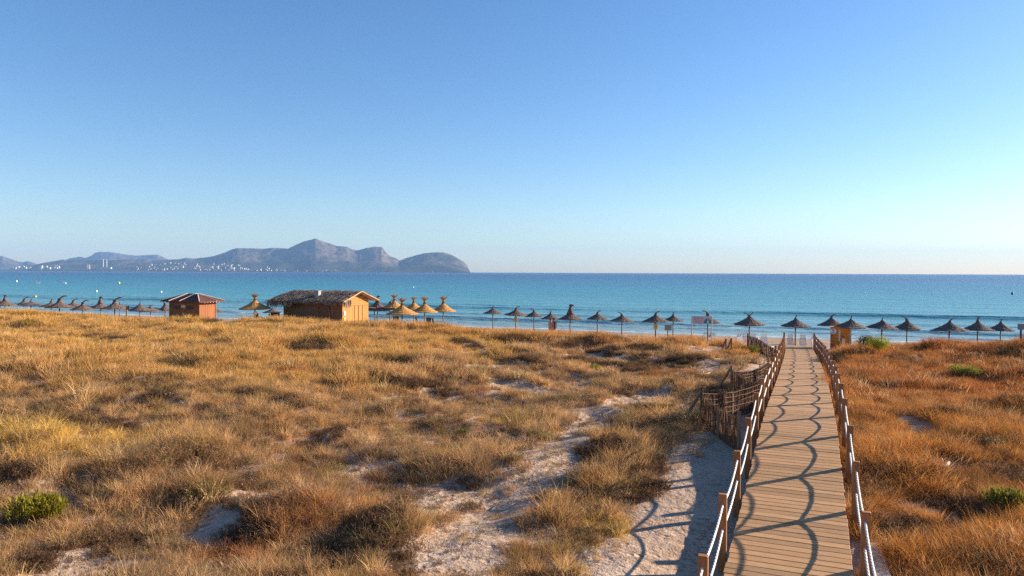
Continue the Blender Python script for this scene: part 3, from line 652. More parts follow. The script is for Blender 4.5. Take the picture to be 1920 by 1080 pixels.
# ------------------------------------------------------------------ thatched hut
HU, HV, hz = -36.7, 52.1, 2.4; HL, HD = 6.27, 4.0    # front right corner
hb = thing('thatched_beach_hut', 'wooden beach bar hut with shaggy palm thatch roof and sunlit gable', 'hut', W(HU - HL / 2, HV + HD / 2, hz), -TH)
we, wr = 4.72 - hz, 5.34 - hz
core = MB(); x_, y_ = HL / 2 - .03, HD / 2 - .03
core.add([(-x_, -y_, -.4), (x_, -y_, -.4), (x_, y_, -.4), (-x_, y_, -.4), (-x_, -y_, we), (x_, -y_, we), (x_, y_, we), (-x_, y_, we), (-x_, 0, wr), (x_, 0, wr)], [(0, 1, 5, 4), (1, 2, 6, 9, 5), (2, 3, 7, 6), (3, 0, 4, 8, 7), (0, 3, 2, 1)])
hw_ = core.build('wall', 'hutwood', hb)
boards(hw_, 'y', HD, HL / 2 + .0, we - .55, 11, 'hutwood'); boards(hw_, 'x', HL, -HD / 2, we - .05, 20, 'hutdark')
for i in range(5):
    z = we - .5 + i * .2; half = HD / 2 if z < we - .1 else (HD / 2) * (wr - z - .12) / (wr - we)
    if half > .15: MB().box((HL / 2 + .02, 0, z + .08), (.03, half * 2 - .06, .185)).build('board', 'hutwood', hw_)
MB().box((1.35, -HD / 2 - .06, .9), (.95, .06, 1.9)).build('door', 'beam', hb)
MB().box((-.6, -HD / 2 - .06, 1.25), (2.6, .05, .95)).build('shutter', 'beam', hb)
for k in range(3): MB().box((HL / 2 + .045, .0 + k * .62 - .2, .92), (.02, .04, 1.75)).build('door_batten', 'oldpost', hb)
MB().box((HL / 2 + .05, -HD / 2 + .28, 1.2), (.02, .28, .38)).build('notice', 'signface', hb); MB().box((HL / 2 + .05, -HD / 2 + .28, .7), (.02, .24, .3)).build('notice', 'boxy', hb)
MB().tube([(1.9, -HD / 2 - .12, -.2), (1.92, -HD / 2 - .14, 1.1), (1.75, -HD / 2 - .16, 1.75), (1.4, -HD / 2 - .18, 1.98)], .035, 6).build('bent_pole', 'oldpost', hb)
MB().box((2.55, -HD / 2 - .35, .3), (.5, .35, .5)).build('meter_box', 'signface', hb, bevel=.02)
# roof slab and thatch
ovx, ovy = .75, .75; rx = HL / 2 + .62; sl = (wr - we) / (HD / 2)
def rz_(y): return wr + .12 - sl * abs(y) * 1.0
rf = MB(); ye = HD / 2 + ovy
pr = [(-rx - .4, -ye), (rx, -ye)]
for (xa, ya, xb, yb) in ((-rx, 0, -rx, -ye), ):
    pass
top = [(-rx + .35, 0, rz_(0)), (rx, 0, rz_(0)), (rx, -ye, rz_(ye)), (-rx - .5, -ye, rz_(ye)), (rx, ye, rz_(ye)), (-rx - .5, ye, rz_(ye))]
rf.add(top, [(0, 3, 2, 1), (0, 1, 4, 5), (0, 5, 3)]); rf.add([(p[0], p[1], p[2] - .08) for p in top], [(1, 2, 3, 0), (5, 4, 1, 0), (3, 5, 0)])
for a, c in ((1, 2), (2, 3), (3, 5), (5, 4), (4, 1)): rf.f.append((a, c, c + 6, a + 6))
roof_o = rf.build('roof', 'thatch', hb)
for sy in (-1, 1):
    p1, p2 = Vector((rx + .03, 0, rz_(0) + .0)), Vector((rx + .03, sy * ye, rz_(ye)))
    MB().tube([p1, p2], .05, 6).build('barge_board', 'bargewood', roof_o)
th = MB(); rs = random.Random(11)
def strand(p, d, l, wv, droop):
    d = Vector(d).normalized(); sd_ = d.cross(Vector((0, 0, 1)))
    sd_ = (sd_.normalized() if sd_.length > .01 else Vector((1, 0, 0))) * wv
    p = Vector(p); q = p + d * l * .55; e = p + d * l + Vector((0, 0, -droop))
    th.add([p - sd_, p + sd_, q + sd_ * .8, q - sd_ * .8, e], [(0, 1, 2, 3), (3, 2, 4)])
for i in range(5200):
    x = rs.uniform(-rx - .2, rx); sy = -1 if rs.random() < .6 else 1; y = rs.random() ** .8 * ye
    if x < -rx + .35 - .85 * (y / ye): continue
    d = (rs.uniform(-.35, .35), sy, -sl + rs.uniform(.0, .22)); strand((x, sy * y, rz_(y) + .02 + rs.uniform(0, .13)), d, rs.uniform(.35, .8), rs.uniform(.02, .05), rs.uniform(-.05, .14))
for i in range(1700):                       # hip end
    y = rs.uniform(-ye, ye); t = rs.random(); x = (-rx + .35) * (1 - t) + (-rx - .5) * t; strand((x, y * t, rz_(0) * (1 - t) + rz_(ye) * t + .03), (-1, y * .15, -.35 + rs.uniform(-.1, .2)), rs.uniform(.45, 1.0), .03, rs.uniform(.15, .5))
for i in range(1300):                       # hanging fringe on the front and left eaves
    x = rs.uniform(-rx - .5, rx); deep = .75 if x < -1.6 else (.22 if x < 1.9 else .4)
    if rs.random() < .7: strand((x, -ye + rs.uniform(-.02, .1), rz_(ye) + .05), (rs.uniform(-.3, .3), -.35, -1), rs.uniform(.2, 1) * deep + .08, .024, 0)
    else: strand((-rx - .5 + rs.uniform(-.03, .08), rs.uniform(-ye, ye), rz_(ye) + .05), (-.35, rs.uniform(-.3, .3), -1), rs.uniform(.25, 1.0), .024, 0)
for i in range(160):                        # fronds over the gable corner
    strand((rx + rs.uniform(-.1, .05), -ye + rs.uniform(.2, 1.1), rz_(ye) + .15), (.25, rs.uniform(-.5, .1), -1), rs.uniform(.3, .85), .016, 0)
tag(th.build('thatch', 'thatch', roof_o), kind='stuff')
ch = MB().box((.35, -ye * .62, rz_(ye * .62) + .18), (.42, .42, .75)).build('chimney', 'metal', roof_o, bevel=.02); MB().box((.35, -ye * .62, rz_(ye * .62) + .58), (.5, .5, .05)).build('chimney_cap', 'metal', roof_o)

# ------------------------------------------------------------------ beach furniture
def armchair(px, Z, rz, label):
    X, Y, _ = at_depth(px, 590, Z); u, v = UV(X, Y); z = g1(u, v)
    t = thing('rattan_armchair', label, 'armchair', (X, Y, z), rz, 'dark rattan armchairs')
    MB().box((0, 0, .4), (.6, .56, .09)).build('seat', 'rattan', t, bevel=.02)
    MB().box((0, .3, .78), (.56, .07, .78), Euler((-.18, 0, 0)).to_matrix()).build('backrest', 'rattan', t, bevel=.03)
    for s in (-1, 1):
        MB().tube([(s * .31, -.28, .38), (s * .33, -.32, .6), (s * .33, -.1, .66), (s * .32, .28, .68)], .03, 6).build('armrest', 'rattan', t)
        for yy in (-.24, .24): MB().tube([(s * .27, yy, .38), (s * .29, yy * 1.1, -.03)], .025, 6).build('leg', 'rattan', t)
for px, Z, rz, lb in ((486, 61.0, 1.2, 'dark rattan armchair beside the lone golden parasol left of the hut'), (497, 62.5, -1.2, 'dark rattan armchair just left of the black bin'), (743, 63, .2, 'low dark rattan armchair under the largest golden parasol'), (788, 60.5, 1.9, 'dark rattan armchair in front of the second golden parasol from right'), (799, 62.2, -.6, 'dark rattan armchair close behind the parasol pole, second from right'), (819, 61.5, 1.9, 'dark rattan armchair under the rightmost golden parasol')):
    armchair(px, Z, rz, lb)
X, Y, _ = at_depth(516, 590, 61); u, v = UV(X, Y); t = thing('litter_bin', 'black square bin left of the thatched hut', 'bin', (X, Y, g1(u, v)), .1)
MB().box((0, 0, .5), (.72, .6, 1.0), None, .92).build('body', 'black', t, bevel=.03); MB().box((0, 0, 1.03), (.76, .64, .06)).build('lid', 'black', t, bevel=.02)
def lounger(u, v, rz, up, label, grp='white plastic loungers', m='white'):
    z = g1(u, v); x, y, _ = W(u, v); t = thing('folded_lounger', label, 'lounger', (x, y, z), rz, grp); t.scale = (.85, .55, .52)
    piv = Matrix.Rotation(up, 3, 'X')
    def bx(nm, c, d, rot=None):
        c2 = piv @ Vector(c); c2.z += .06 + (.02 if up > .5 else 0); r2 = piv @ (rot or Matrix.Identity(3)); MB().box(c2, d, r2).build(nm, m, t)
    for s in (-1, 1): bx('side_rail', (s * .29, .6, .3), (.06, 1.25, .07))
    for i in range(7): bx('slat', (0, .08 + i * .18, .335), (.54, .13, .025))
    bk = Matrix.Rotation(.5, 3, 'X')
    for i in range(4): bx('back_slat', (0, 1.28 + i * .15, .38 + i * .085), (.56, .12, .025), bk)
    for s in (-1, 1):
        for yy in (.12, 1.1): bx('leg', (s * .27, yy, .12), (.05, .06, .3))
for i, (du, dv, rz, up, lb) in enumerate(((-4.4, 57.5, .4, 1.35, 'white lounger tipped upright at the left end of the white pile under the forked parasol'), (-4.0, 58.2, 2.2, 1.3, 'white lounger tipped upright behind the forked parasol pole'), (-3.4, 57.8, -.6, 1.2, 'white lounger leaning at the front of the pile under the forked parasol'), (-3.0, 57.0, 1.2, 1.38, 'white lounger standing on end right of the forked parasol pole'), (-2.6, 57.9, .2, 1.3, 'white lounger upright at the right end of the white pile'), (-3.7, 56.9, 1.7, .0, 'white lounger lying flat in front of the upright pile'), (-2.2, 59, 2.6, .0, 'white lounger lying flat near the far brushwood panel'))):
    lounger(du, dv, rz, up, lb)
lounger(-.85, 66.2, .1, 1.32, 'white lounger on end just left of the parasol beyond the boardwalk'); lounger(.15, 66.4, -.2, 1.32, 'white lounger on end just right of the parasol beyond the boardwalk'); lounger(2.6, 64, .4, 1.3, 'white lounger on end between the right railing and the orange box')
lounger(.95, 65.3, .5, 1.3, 'lilac lounger on end behind the last post of the right railing', 'lilac lounger', 'lilac')

# orange box with the number five
X, Y, _ = at_depth(1575.5, 630, 56.5); u, v = UV(X, Y); z = g1(u, v); yaw = -.40
ob = thing('rental_box', 'orange board box marked 5 behind the right railing', 'box', (X, Y, z), yaw)
ztop = at_depth(1575, 614.5, 56.5)[2] - z; OW, OD = 1.36, 1.0
MB().box((0, OD / 2, ztop / 2 - .15), (OW, OD, ztop + .3)).build('body', 'beam', ob)
nb = 8
for i in range(nb): MB().box((0, -.015, ztop * (i + .5) / nb), (OW - .02, .03, ztop / nb - .012)).build('board', 'orange', ob)
for s in (-1, 1): MB().box((s * (OW / 2 + .025), -.02, ztop / 2), (.05, .07, ztop + .02)).build('edge_strip', 'batten', ob)
MB().box((0, OD / 2, ztop + .03), (OW + .12, OD + .1, .04)).build('lid', 'orange', ob)
MB().box((-OW / 2 + .09, -.04, ztop * .6), (.12, .012, .28)).build('red_mark', 'red', ob); MB().box((-OW / 2 + .12, -.04, ztop * .16), (.2, .012, .3)).build('red_mark', 'red', ob)
def text(s, size, m, parent, loc, rot, name='lettering'):
    c = bpy.data.curves.new(name, 'FONT'); c.body = s; c.size = size; c.extrude = .004; c.align_x = 'CENTER'; c.align_y = 'CENTER'; c.offset = .012
    tmp = bpy.data.objects.new('tmp', c); C.objects.link(tmp); dg = bpy.context.evaluated_depsgraph_get(); me = bpy.data.meshes.new_from_object(tmp.evaluated_get(dg)); bpy.data.objects.remove(tmp)
    me.materials.clear(); me.materials.append(MT[m]); return link(name, me, parent, loc, rot)
MB().tube([(-OW / 2 + .19, -.033, ztop - .28), (-OW / 2 + .19, -.043, ztop - .28)], .2, 20).build('number_disc', 'white', ob)
text('5', .42, 'blue', ob, (-OW / 2 + .19, -.05, ztop - .28), (R(90), 0, 0))
for i in range(5): text('S', .26, 'white', ob, (-.06, -.04, ztop - .28 - i * .165), (R(90), 0, 0))
X, Y, _ = at_depth(1583, 640, 53); u, v = UV(X, Y); t = thing('folded_chair', 'dark folded chair leaning in the grass before the orange box', 'chair', (X, Y, g1(u, v)), .6)
MB().tube([(-.3, 0, -.1), (-.3, .1, .7), (0, .15, 1.0), (.3, .1, .7), (.3, 0, -.1)], .035, 6).build('frame', 'black', t); MB().box((0, .08, .5), (.5, .05, .55)).build('backrest', 'rattan', t)

# signs
X, Y, zt = at_depth(1316, 592, 52); u, v = UV(X, Y); z = g1(u, v); sg = thing('information_sign', 'wide beach information board on two wooden posts', 'sign', (X, Y, z), -.12)
hgt = zt - z; SWD = 1.42
for s in (-1, 1): MB().box((s * SWD / 2, 0, hgt / 2 - .2), (.08, .08, hgt + .4)).build('post', 'pale', sg, bevel=.008)
pn = MB().box((0, -.005, hgt - .31), (SWD - .09, .03, .56)).build('panel', 'signface', sg)
for i, (w0, cx) in enumerate(((.78, -.2), (.7, -.24), (.74, -.22), (.62, -.28), (.7, -.24))): MB().box((cx, -.025, hgt - .1 - i * .105), (w0, .008, .028)).build('text_line', 'signink', pn)
hd = MB(); pts = [(.40 + .27 * math.cos(a), -.026, hgt - .57 + .38 * math.sin(a)) for a in np.linspace(0, math.pi, 16)]
hd.add(pts + [(p[0], -.034, p[2]) for p in pts], [tuple(range(16))[::-1], tuple(range(16, 32))] + [(i, i + 1, i + 17, i + 16) for i in range(15)]).build('teal_emblem', 'teal', pn)
wk = MB(); wx, wz = .43, hgt - .42
for a, c, r_ in (((0, .1), (0, -.02), .035), ((0, -.02), (-.08, -.15), .022), ((0, -.02), (.07, -.15), .022), ((0, .06), (-.09, -.01), .016), ((0, .06), (.08, .0), .016)): wk.tube([(wx + a[0], -.038, wz + a[1]), (wx + c[0], -.038, wz + c[1])], r_, 6)
wk.tube([(wx, -.038, wz + .12), (wx, -.038, wz + .19)], .03, 8); wk.build('walking_figure', 'white', pn)
def small_sign(px, ytop, ybase, pxl, pxr, pyb, label):
    u, v = hit(px, ybase); x, y, _ = W(u, v); z = g1(u, v); zt = at_depth(px, ytop, y)[2]; sc = y / F
    t = thing('small_sign', label, 'sign', (x, y, z), -.1); MB().box((0, .02, (zt - z) / 2 - .2), (.09, .07, zt - z + .4)).build('post', 'umbpole', t, bevel=.006)
    MB().box(((pxl + pxr) / 2 * sc - px * sc, -.035, zt - z - (pyb - ytop) / 2 * sc), ((pxr - pxl) * sc, .025, (pyb - ytop) * sc)).build('panel', 'signback', t)
small_sign(1252, 609, 640, 1246, 1259, 619.5, 'small grey sign on a dark post in the dune grass, left of the information board')
small_sign(1914, 607, 650, 1907, 1922, 618, 'small grey sign on a dark post at the right edge')
def stake(px, ytop, Z, label, wd=.14):
    X, Y, zt = at_depth(px, ytop, Z); u, v = UV(X, Y); z = g1(u, v); t = thing('wooden_stake', label, 'post', (X, Y, z)); h = zt - z
    MB().tube([(0, 0, -.3), (0, 0, h)], [wd / 2, wd / 2 * .9], 8).build('shaft', 'oldpost', t); MB().tube([(0, 0, h + .003), (0, 0, h + .03)], [wd / 2 * .9, wd / 2 * .5], 8).build('cap', 'oldpost', t); return t, h
t, h = stake(237.5, 573, 66, 'lone wooden post with a small black plate among the left parasols', .16); MB().box((.16, -.02, h - .2), (.14, .04, .36)).build('plate', 'black', t)
stake(1755, 640, 52, 'short dark stake in the grass right of the boardwalk')

# ------------------------------------------------------------------ people
def person(px, Z, hgt, label, cloth, yaw, stride=.12, base_z=None, arm_up=None, board=False):
    X, Y, _ = at_depth(px, 600, Z)
    if base_z is None: u, v = UV(X, Y); base_z = g1(u, v)
    t = thing('person', label, 'person', (X, Y, base_z), yaw)
    s = hgt / 1.7
    V_ = {'pel': (0, 0, .92, .135, .105), 'wai': (0, 0, 1.08, .115, .09), 'che': (0, 0, 1.28, .15, .105), 'nek': (0, 0, 1.44, .055, .055), 'hea': (0, -.01, 1.56, .085, .095), 'top': (0, 0, 1.66, .065, .07),
        'hl': (-.09, 0, .86, .09, .09), 'kl': (-.1, -stride * .6, .48, .058, .058), 'al': (-.1, -stride * .5 + .02, .07, .04, .04), 'tl': (-.11, -stride * .5 - .14, .03, .035, .03),
        'hr': (.09, 0, .86, .09, .09), 'kr': (.1, stride * .3, .48, .058, .058), 'ar': (.1, stride, .08, .04, .04), 'tr': (.11, stride - .14, .03, .035, .03),
        'sl': (-.19, 0, 1.38, .055, .055), 'el': (-.25, .03, 1.1, .042, .042), 'wl': (-.25, -.05, .86, .03, .03), 'fl': (-.25, -.07, .74, .035, .022),
        'sr': (.19, 0, 1.38, .055, .055), 'er': (.25, .03, 1.1, .042, .042), 'wr': (.25, -.05, .86, .03, .03), 'fr': (.25, -.07, .74, .035, .022)}
    if arm_up: 
        V_.update({'el': (-.2, -.22, 1.2, .042, .042), 'wl': (-.02, -.4, 1.2, .03, .03), 'fl': (.03, -.43, 1.2, .035, .03), 'er': (.24, -.2, 1.15, .042, .042), 'wr': (.06, -.4, .98, .03, .03), 'fr': (.03, -.43, .98, .035, .03)})
    E = [('pel', 'wai'), ('wai', 'che'), ('che', 'nek'), ('nek', 'hea'), ('hea', 'top'), ('pel', 'hl'), ('hl', 'kl'), ('kl', 'al'), ('al', 'tl'), ('pel', 'hr'), ('hr', 'kr'), ('kr', 'ar'), ('ar', 'tr'), ('che', 'sl'), ('sl', 'el'), ('el', 'wl'), ('wl', 'fl'), ('che', 'sr'), ('sr', 'er'), ('er', 'wr'), ('wr', 'fr')]
    ks = list(V_); me = bpy.data.meshes.new('body'); me.from_pydata([tuple(q * s for q in V_[k][:3]) for k in ks], [(ks.index(a), ks.index(c)) for a, c in E], []); me.materials.append(MT['skin'])
    o = link('body', me, t); md = o.modifiers.new('skin', 'SKIN'); o.modifiers.new('sub', 'SUBSURF').render_levels = 2
    for i, k in enumerate(ks): me.skin_vertices[0].data[i].radius = (V_[k][3] * s, V_[k][4] * s); me.skin_vertices[0].data[i].use_root = (k == 'pel')
    hb_ = bmesh.new(); bmesh.ops.create_uvsphere(hb_, u_segments=12, v_segments=8, radius=.108 * s); bmesh.ops.transform(hb_, matrix=Matrix.Translation((0, .018 * s, 1.625 * s)) @ Matrix.Diagonal((.95, 1.08, 1.0, 1)), verts=hb_.verts)
    for q in hb_.verts:
        if q.co.y > .04 * s and q.co.z < 1.6 * s: q.co.z -= .12 * s
    hm = bpy.data.meshes.new('hair'); hb_.to_mesh(hm); hb_.free(); hm.materials.append(MT['hair']); link('hair', hm, t)
    dr = MB(); prof = ((.62, .21, .17), (.8, .19, .155), (.95, .175, .145), (1.08, .145, .125), (1.25, .185, .14), (1.4, .15, .105)); n = 14
    for (z_, rx_, ry_) in prof:
        for j in range(n): a = 2 * math.pi * j / n; w_ = 1 + (.05 * math.sin(5 * a) if z_ < .9 else 0); dr.v.append((rx_ * s * math.cos(a) * w_, ry_ * s * math.sin(a) * w_, z_ * s))
    for i in range(len(prof) - 1):
        for j in range(n): a = i * n + j; c = i * n + (j + 1) % n; dr.f.append((a, c, c + n, a + n))
    dr.build('dress', cloth, t, True)
    return t
person(1033, 66.5, 1.66, 'person in red patterned dress walking on the left under the fourth parasol', 'cloth_red', .3)
person(1038.6, 66.9, 1.72, 'person in dark red clothes walking beside another, right of the two', 'cloth_dark', .2, .2)
for k, (px, py, cl, lb) in enumerate(((69, 531, 'cloth_red', 'far paddler in reddish clothes standing on a board, left of two'), (119, 530.5, 'blue', 'far paddler in dark blue clothes standing on a board, right of two'))):
    d = ray(px, py); tt_ = -CAMZ / d[2]; X, Y = d[0] * tt_, d[1] * tt_
    t = thing('paddle_board', 'pale paddle board out on the bay under the %s paddler' % ('left' if k == 0 else 'right'), 'paddle board', (X, Y, .08), .5, 'far paddle boards')
    bd = MB(); n = 16; 
    for zz in (0, .12):
        for j in range(n): a = 2 * math.pi * j / n; bd.v.append((1.7 * math.cos(a) * (1 - .06 * math.cos(2 * a)), .42 * math.sin(a), zz))
    bd.f += [tuple(range(n))[::-1], tuple(range(n, 2 * n))] + [(j, (j + 1) % n, (j + 1) % n + n, j + n) for j in range(n)]
    bd.build('deck', 'buoyw', t); MB().box((-1.3, 0, -.1), (.2, .03, .2)).build('fin', 'black', t)
    person(px, Y, 1.75, lb, cl, .5, .05, .2, True)
    p = thing('paddle', 'long thin paddle held by the %s far paddler' % ('left' if k == 0 else 'right'), 'paddle', (X + .25, Y - .4, .2), 0); MB().tube([(0, 0, 0), (0, .0, 1.75)], .025, 6).build('shaft', 'black', p); MB().box((0, 0, -.05), (.2, .03, .4)).build('blade', 'buoyw', p)

# ------------------------------------------------------------------ buoys and boats
def buoy(px, py, dpx, m, label):
    d = ray(px, py + dpx / 2); tt_ = -CAMZ / d[2]; X, Y = d[0] * tt_, d[1] * tt_; dia = dpx * Y / F
    t = thing('buoy', label, 'buoy', (X, Y, 0)); bm = bmesh.new(); bmesh.ops.create_uvsphere(bm, u_segments=16, v_segments=10, radius=dia / 2)
    for q in bm.verts:
        if q.co.z > 0: q.co.z *= 1.15
    me = bpy.data.meshes.new('float'); bm.to_mesh(me); bm.free(); me.materials.append(MT[m]); link('float', me, t, (0, 0, dia * .33)); MB().tube([(0, 0, dia * .85), (0, 0, dia * 1.05)], dia * .08, 8).build('eye', 'black', t); MB().tube([(0, 0, dia * .26), (0, 0, dia * .36)], dia * .515, 16).build('collar', m, t)
for a in ((31, 527, 3.4, 'buoyw', 'small white buoy farthest left on the bay'), (66.5, 556, 5, 'buoyy', 'yellowish buoy just off the left parasols'), (181, 545.5, 4, 'buoyw', 'white buoy above the left parasols, nearest the lone post'), (223, 530, 4.2, 'buoyy', 'pale yellow buoy far out, right of the two paddlers'), (302, 546.8, 3.6, 'buoyw', 'white buoy to the upper left of the kiosk'), (123, 531.5, 2.2, 'buoyw', 'tiny white buoy right beside the right paddler'), (775, 538, 2.6, 'buoyw', 'tiny white buoy out beyond the golden parasols'), (1622, 549, 2, 'buoyw', 'tiny white buoy beyond the orange box'), (1747.5, 552, 2, 'black', 'tiny dark buoy far off the right beach'), (1898, 549.8, 4.6, 'black', 'dark buoy at the far right of the bay')): buoy(*a)
for px, r_, lb in ((706, 6900, 'tiny white sailboat below the saddle of the far hills'), (811, 6500, 'tiny white sailboat off the cliffs of the headland'), (605, 7000, 'tiny white sailboat below the central peak')):
    X = (px - 960) / F * r_; t = thing('sailboat', lb, 'sailboat', (X, r_, 0), .4)
    h = MB(); h.add([(-6, 0, 1.6), (-4, -1.6, 1.5), (5, -1.4, 1.4), (5, 1.4, 1.4), (-4, 1.6, 1.5), (-4.5, 0, -.3), (4, 0, -.3)], [(0, 1, 2, 3, 4), (0, 5, 1), (1, 5, 6, 2), (2, 6, 3), (3, 6, 5, 4), (4, 5, 0)]); h.build('hull', 'buoyw', t)
    MB().tube([(0, 0, 1.4), (0, 0, 17)], .15, 6).build('mast', 'metal', t); sl_ = MB(); sl_.add([(.3, .05, 2.5), (5.2, .35, 2.5), (.3, .05, 16), (.3, -.05, 2.5), (5.2, .25, 2.5), (.3, -.05, 16)], [(0, 1, 2), (3, 5, 4), (0, 3, 4, 1), (1, 4, 5, 2)]); sl_.build('sail', 'buoyw', t)

# ------------------------------------------------------------------ grass and scrub
def tuft(name, n, h, spread, lean, width, seed, curve=.5, segs=3, stiff=0, twig=False):
    rs = np.random.default_rng(seed); V, Fc, Cc = [], [], []
    for i in range(n):
        a = rs.uniform(0, 2 * math.pi); r_ = spread * math.sqrt(rs.random()); bx, by = r_ * math.cos(a), r_ * math.sin(a)
        L = h * rs.uniform(.5, 1.1); la = rs.uniform(0, 2 * math.pi) if rs.random() < .35 else a + rs.normal(0, .5); ln = lean * rs.uniform(.3, 1.2)
        wd = width * rs.uniform(.7, 1.3); wa = rs.uniform(0, math.pi); wx, wy = math.cos(wa) * wd, math.sin(wa) * wd; k = len(V); br = rs.uniform(.62, 1.25)
        for s_ in range(segs + 1):
            t = s_ / segs; o = ln * (t * (1 - curve) + curve * t * t) * L; z = L * t * (1 - .28 * min(1, ln) * t) ; jx, jy = (rs.normal(0, .03, 2) * L if twig and s_ else (0, 0))
            px_, py_ = bx + math.cos(la) * o + jx, by + math.sin(la) * o + jy; tw = 1 - .8 * t ** 1.5
            V.append((px_ - wx * tw, py_ - wy * tw, z - .04)); V.append((px_ + wx * tw, py_ + wy * tw, z - .04)); Cc += [br, br]
        for s_ in range(segs): q = k + 2 * s_; Fc.append((q, q + 1, q + 3, q + 2))
        if twig:
            for _ in range(5):
                t = rs.uniform(.3, 1); o = ln * (t * (1 - curve) + curve * t * t) * L; c = np.array([bx + math.cos(la) * o, by + math.sin(la) * o, L * t * .9 - .02]) + rs.normal(0, .02, 3)
                d1 = rs.normal(0, 1, 3); d1 /= np.linalg.norm(d1); d2 = rs.normal(0, 1, 3); d2 /= np.linalg.norm(d2); lf = rs.uniform(.018, .045); q = len(V)
                V += [tuple(c - d1 * lf), tuple(c + d2 * lf * .5), tuple(c + d1 * lf)]; Cc += [br * 1.05] * 3; Fc.append((q, q + 1, q + 2))
    me = bpy.data.meshes.new(name); me.from_pydata(V, [], Fc); me.update(); at = me.attributes.new('blade', 'FLOAT_COLOR', 'POINT')
    at.data.foreach_set('color', np.array([(c, c, c, 1) for c in Cc], np.float32).reshape(-1)); me.materials.append(MT['veg']); return me
KINDS = {}
def tcol(name, meshes):
    col = bpy.data.collections.new(name)
    for i, me in enumerate(meshes): o = bpy.data.objects.new('%s_%02d' % (name, i), me); col.objects.link(o)
    KINDS[name] = (col, len(meshes))
tcol('tall', [tuft('tall', 60, .66, .2, .8, .0058, s, .6, 4) for s in (1, 2, 3)])
tcol('fine', [tuft('fine', 80, .5, .26, .95, .0045, s, .6, 4) for s in (11, 12, 13)])
tcol('short', [tuft('short', 55, .27, .22, .8, .0052, s, .5, 3) for s in (21, 22, 23)])
tcol('far', [tuft('far', 46, .5, .28, .7, .0085, s, .5, 3) for s in (31, 32, 33)])
tcol('scrub', [tuft('scrub', 60, .3, .26, .75, .005, s, .3, 3, twig=True) for s in (41, 42, 43)])

def gn_scatter(name, label, cat_kind, P, rot, scl, tint, idx):
    me = bpy.data.meshes.new(name); n = len(P); me.vertices.add(n); me.vertices.foreach_set('co', P.astype(np.float32).reshape(-1))
    for nm, ty, key, arr in (('rot', 'FLOAT_VECTOR', 'vector', rot), ('scl', 'FLOAT_VECTOR', 'vector', scl), ('tint', 'FLOAT_VECTOR', 'vector', tint), ('idx', 'INT', 'value', idx)):
        a = me.attributes.new(nm, ty, 'POINT'); a.data.foreach_set(key, arr.astype(np.int32 if ty == 'INT' else np.float32).reshape(-1))
    me.materials.append(MT['veg']); o = link(name, me); tag(o, label, kind='stuff')
    ng = bpy.data.node_groups.new(name, 'GeometryNodeTree'); ng.interface.new_socket('Geometry', in_out='INPUT', socket_type='NodeSocketGeometry'); ng.interface.new_socket('Geometry', in_out='OUTPUT', socket_type='NodeSocketGeometry')
    N = ng.nodes; gi = N.new('NodeGroupInput'); go = N.new('NodeGroupOutput'); ci = N.new('GeometryNodeCollectionInfo'); ci.inputs[0].default_value = KINDS[cat_kind][0]; ci.inputs['Separate Children'].default_value = True; ci.inputs['Reset Children'].default_value = True
    ip = N.new('GeometryNodeInstanceOnPoints'); ip.inputs['Pick Instance'].default_value = True
    def na(nm, ty): x = N.new('GeometryNodeInputNamedAttribute'); x.data_type = ty; x.inputs[0].default_value = nm; return x.outputs[0]
    L = ng.links; L.new(gi.outputs[0], ip.inputs['Points']); L.new(ci.outputs[0], ip.inputs['Instance']); L.new(na('idx', 'INT'), ip.inputs['Instance Index'])
    e2r = N.new('FunctionNodeEulerToRotation'); L.new(na('rot', 'FLOAT_VECTOR'), e2r.inputs[0]); L.new(e2r.outputs[0], ip.inputs['Rotation']); L.new(na('scl', 'FLOAT_VECTOR'), ip.inputs['Scale']); L.new(ip.outputs[0], go.inputs[0])
    md = o.modifiers.new('scatter', 'NODES'); md.node_group = ng
    return o

# bare sand, given as photo polylines (x, y, half width in metres) brought down to the ground
BARE = [[(840, 1070, .5), (900, 1000, .8), (960, 940, .8), (1000, 890, .7), (1060, 830, .7), (1110, 785, .7), (1170, 750, .6), (1230, 735, .6)], [(1160, 760, .5), (1220, 742, .7)],
    [(1215, 1075, .9), (1265, 990, .8), (1300, 920, .7), (1330, 870, .5)], [(470, 925, .5), (510, 912, .4)], [(380, 985, .4), (425, 962, .5)], [(130, 1050, .5), (230, 1040, .4)], [(650, 868, .35), (690, 862, .3)],
    [(770, 935, .5), (860, 905, .5)], [(800, 1060, .6), (840, 1020, .6)], [(1310, 660, .9), (1345, 652, 1.0), (1375, 642, .9)], [(1335, 690, .9), (1355, 672, .7)], [(1390, 705, .7), (1420, 690, .6)], [(1120, 662, .6), (1160, 668, .5)], [(950, 716, .6), (1010, 722, .5), (1050, 732, .5)],
    [(830, 660, .7), (930, 655, .8)], [(900, 690, .5), (960, 682, .5)], [(1240, 650, .6), (1290, 640, .7)], [(1620, 725, .5), (1650, 735, .5)], [(1690, 790, .5), (1740, 815, .5)], [(1755, 880, .5), (1790, 875, .4)], [(1740, 960, .4), (1790, 975, .4)], [(1630, 690, .5), (1660, 700, .4)], [(1010, 905, .5), (1060, 880, .5)], [(1640, 760, .4), (1680, 775, .4)]]
bp = []
for pl in BARE:
    pts = [(hit(x, y), w_) for x, y, w_ in pl]
    for (p, wa), (q, wb) in zip(pts[:-1], pts[1:]):
        for t in np.linspace(0, 1, 6): bp.append((p[0] + (q[0] - p[0]) * t, p[1] + (q[1] - p[1]) * t, wa + (wb - wa) * t))
bp = np.array(bp)
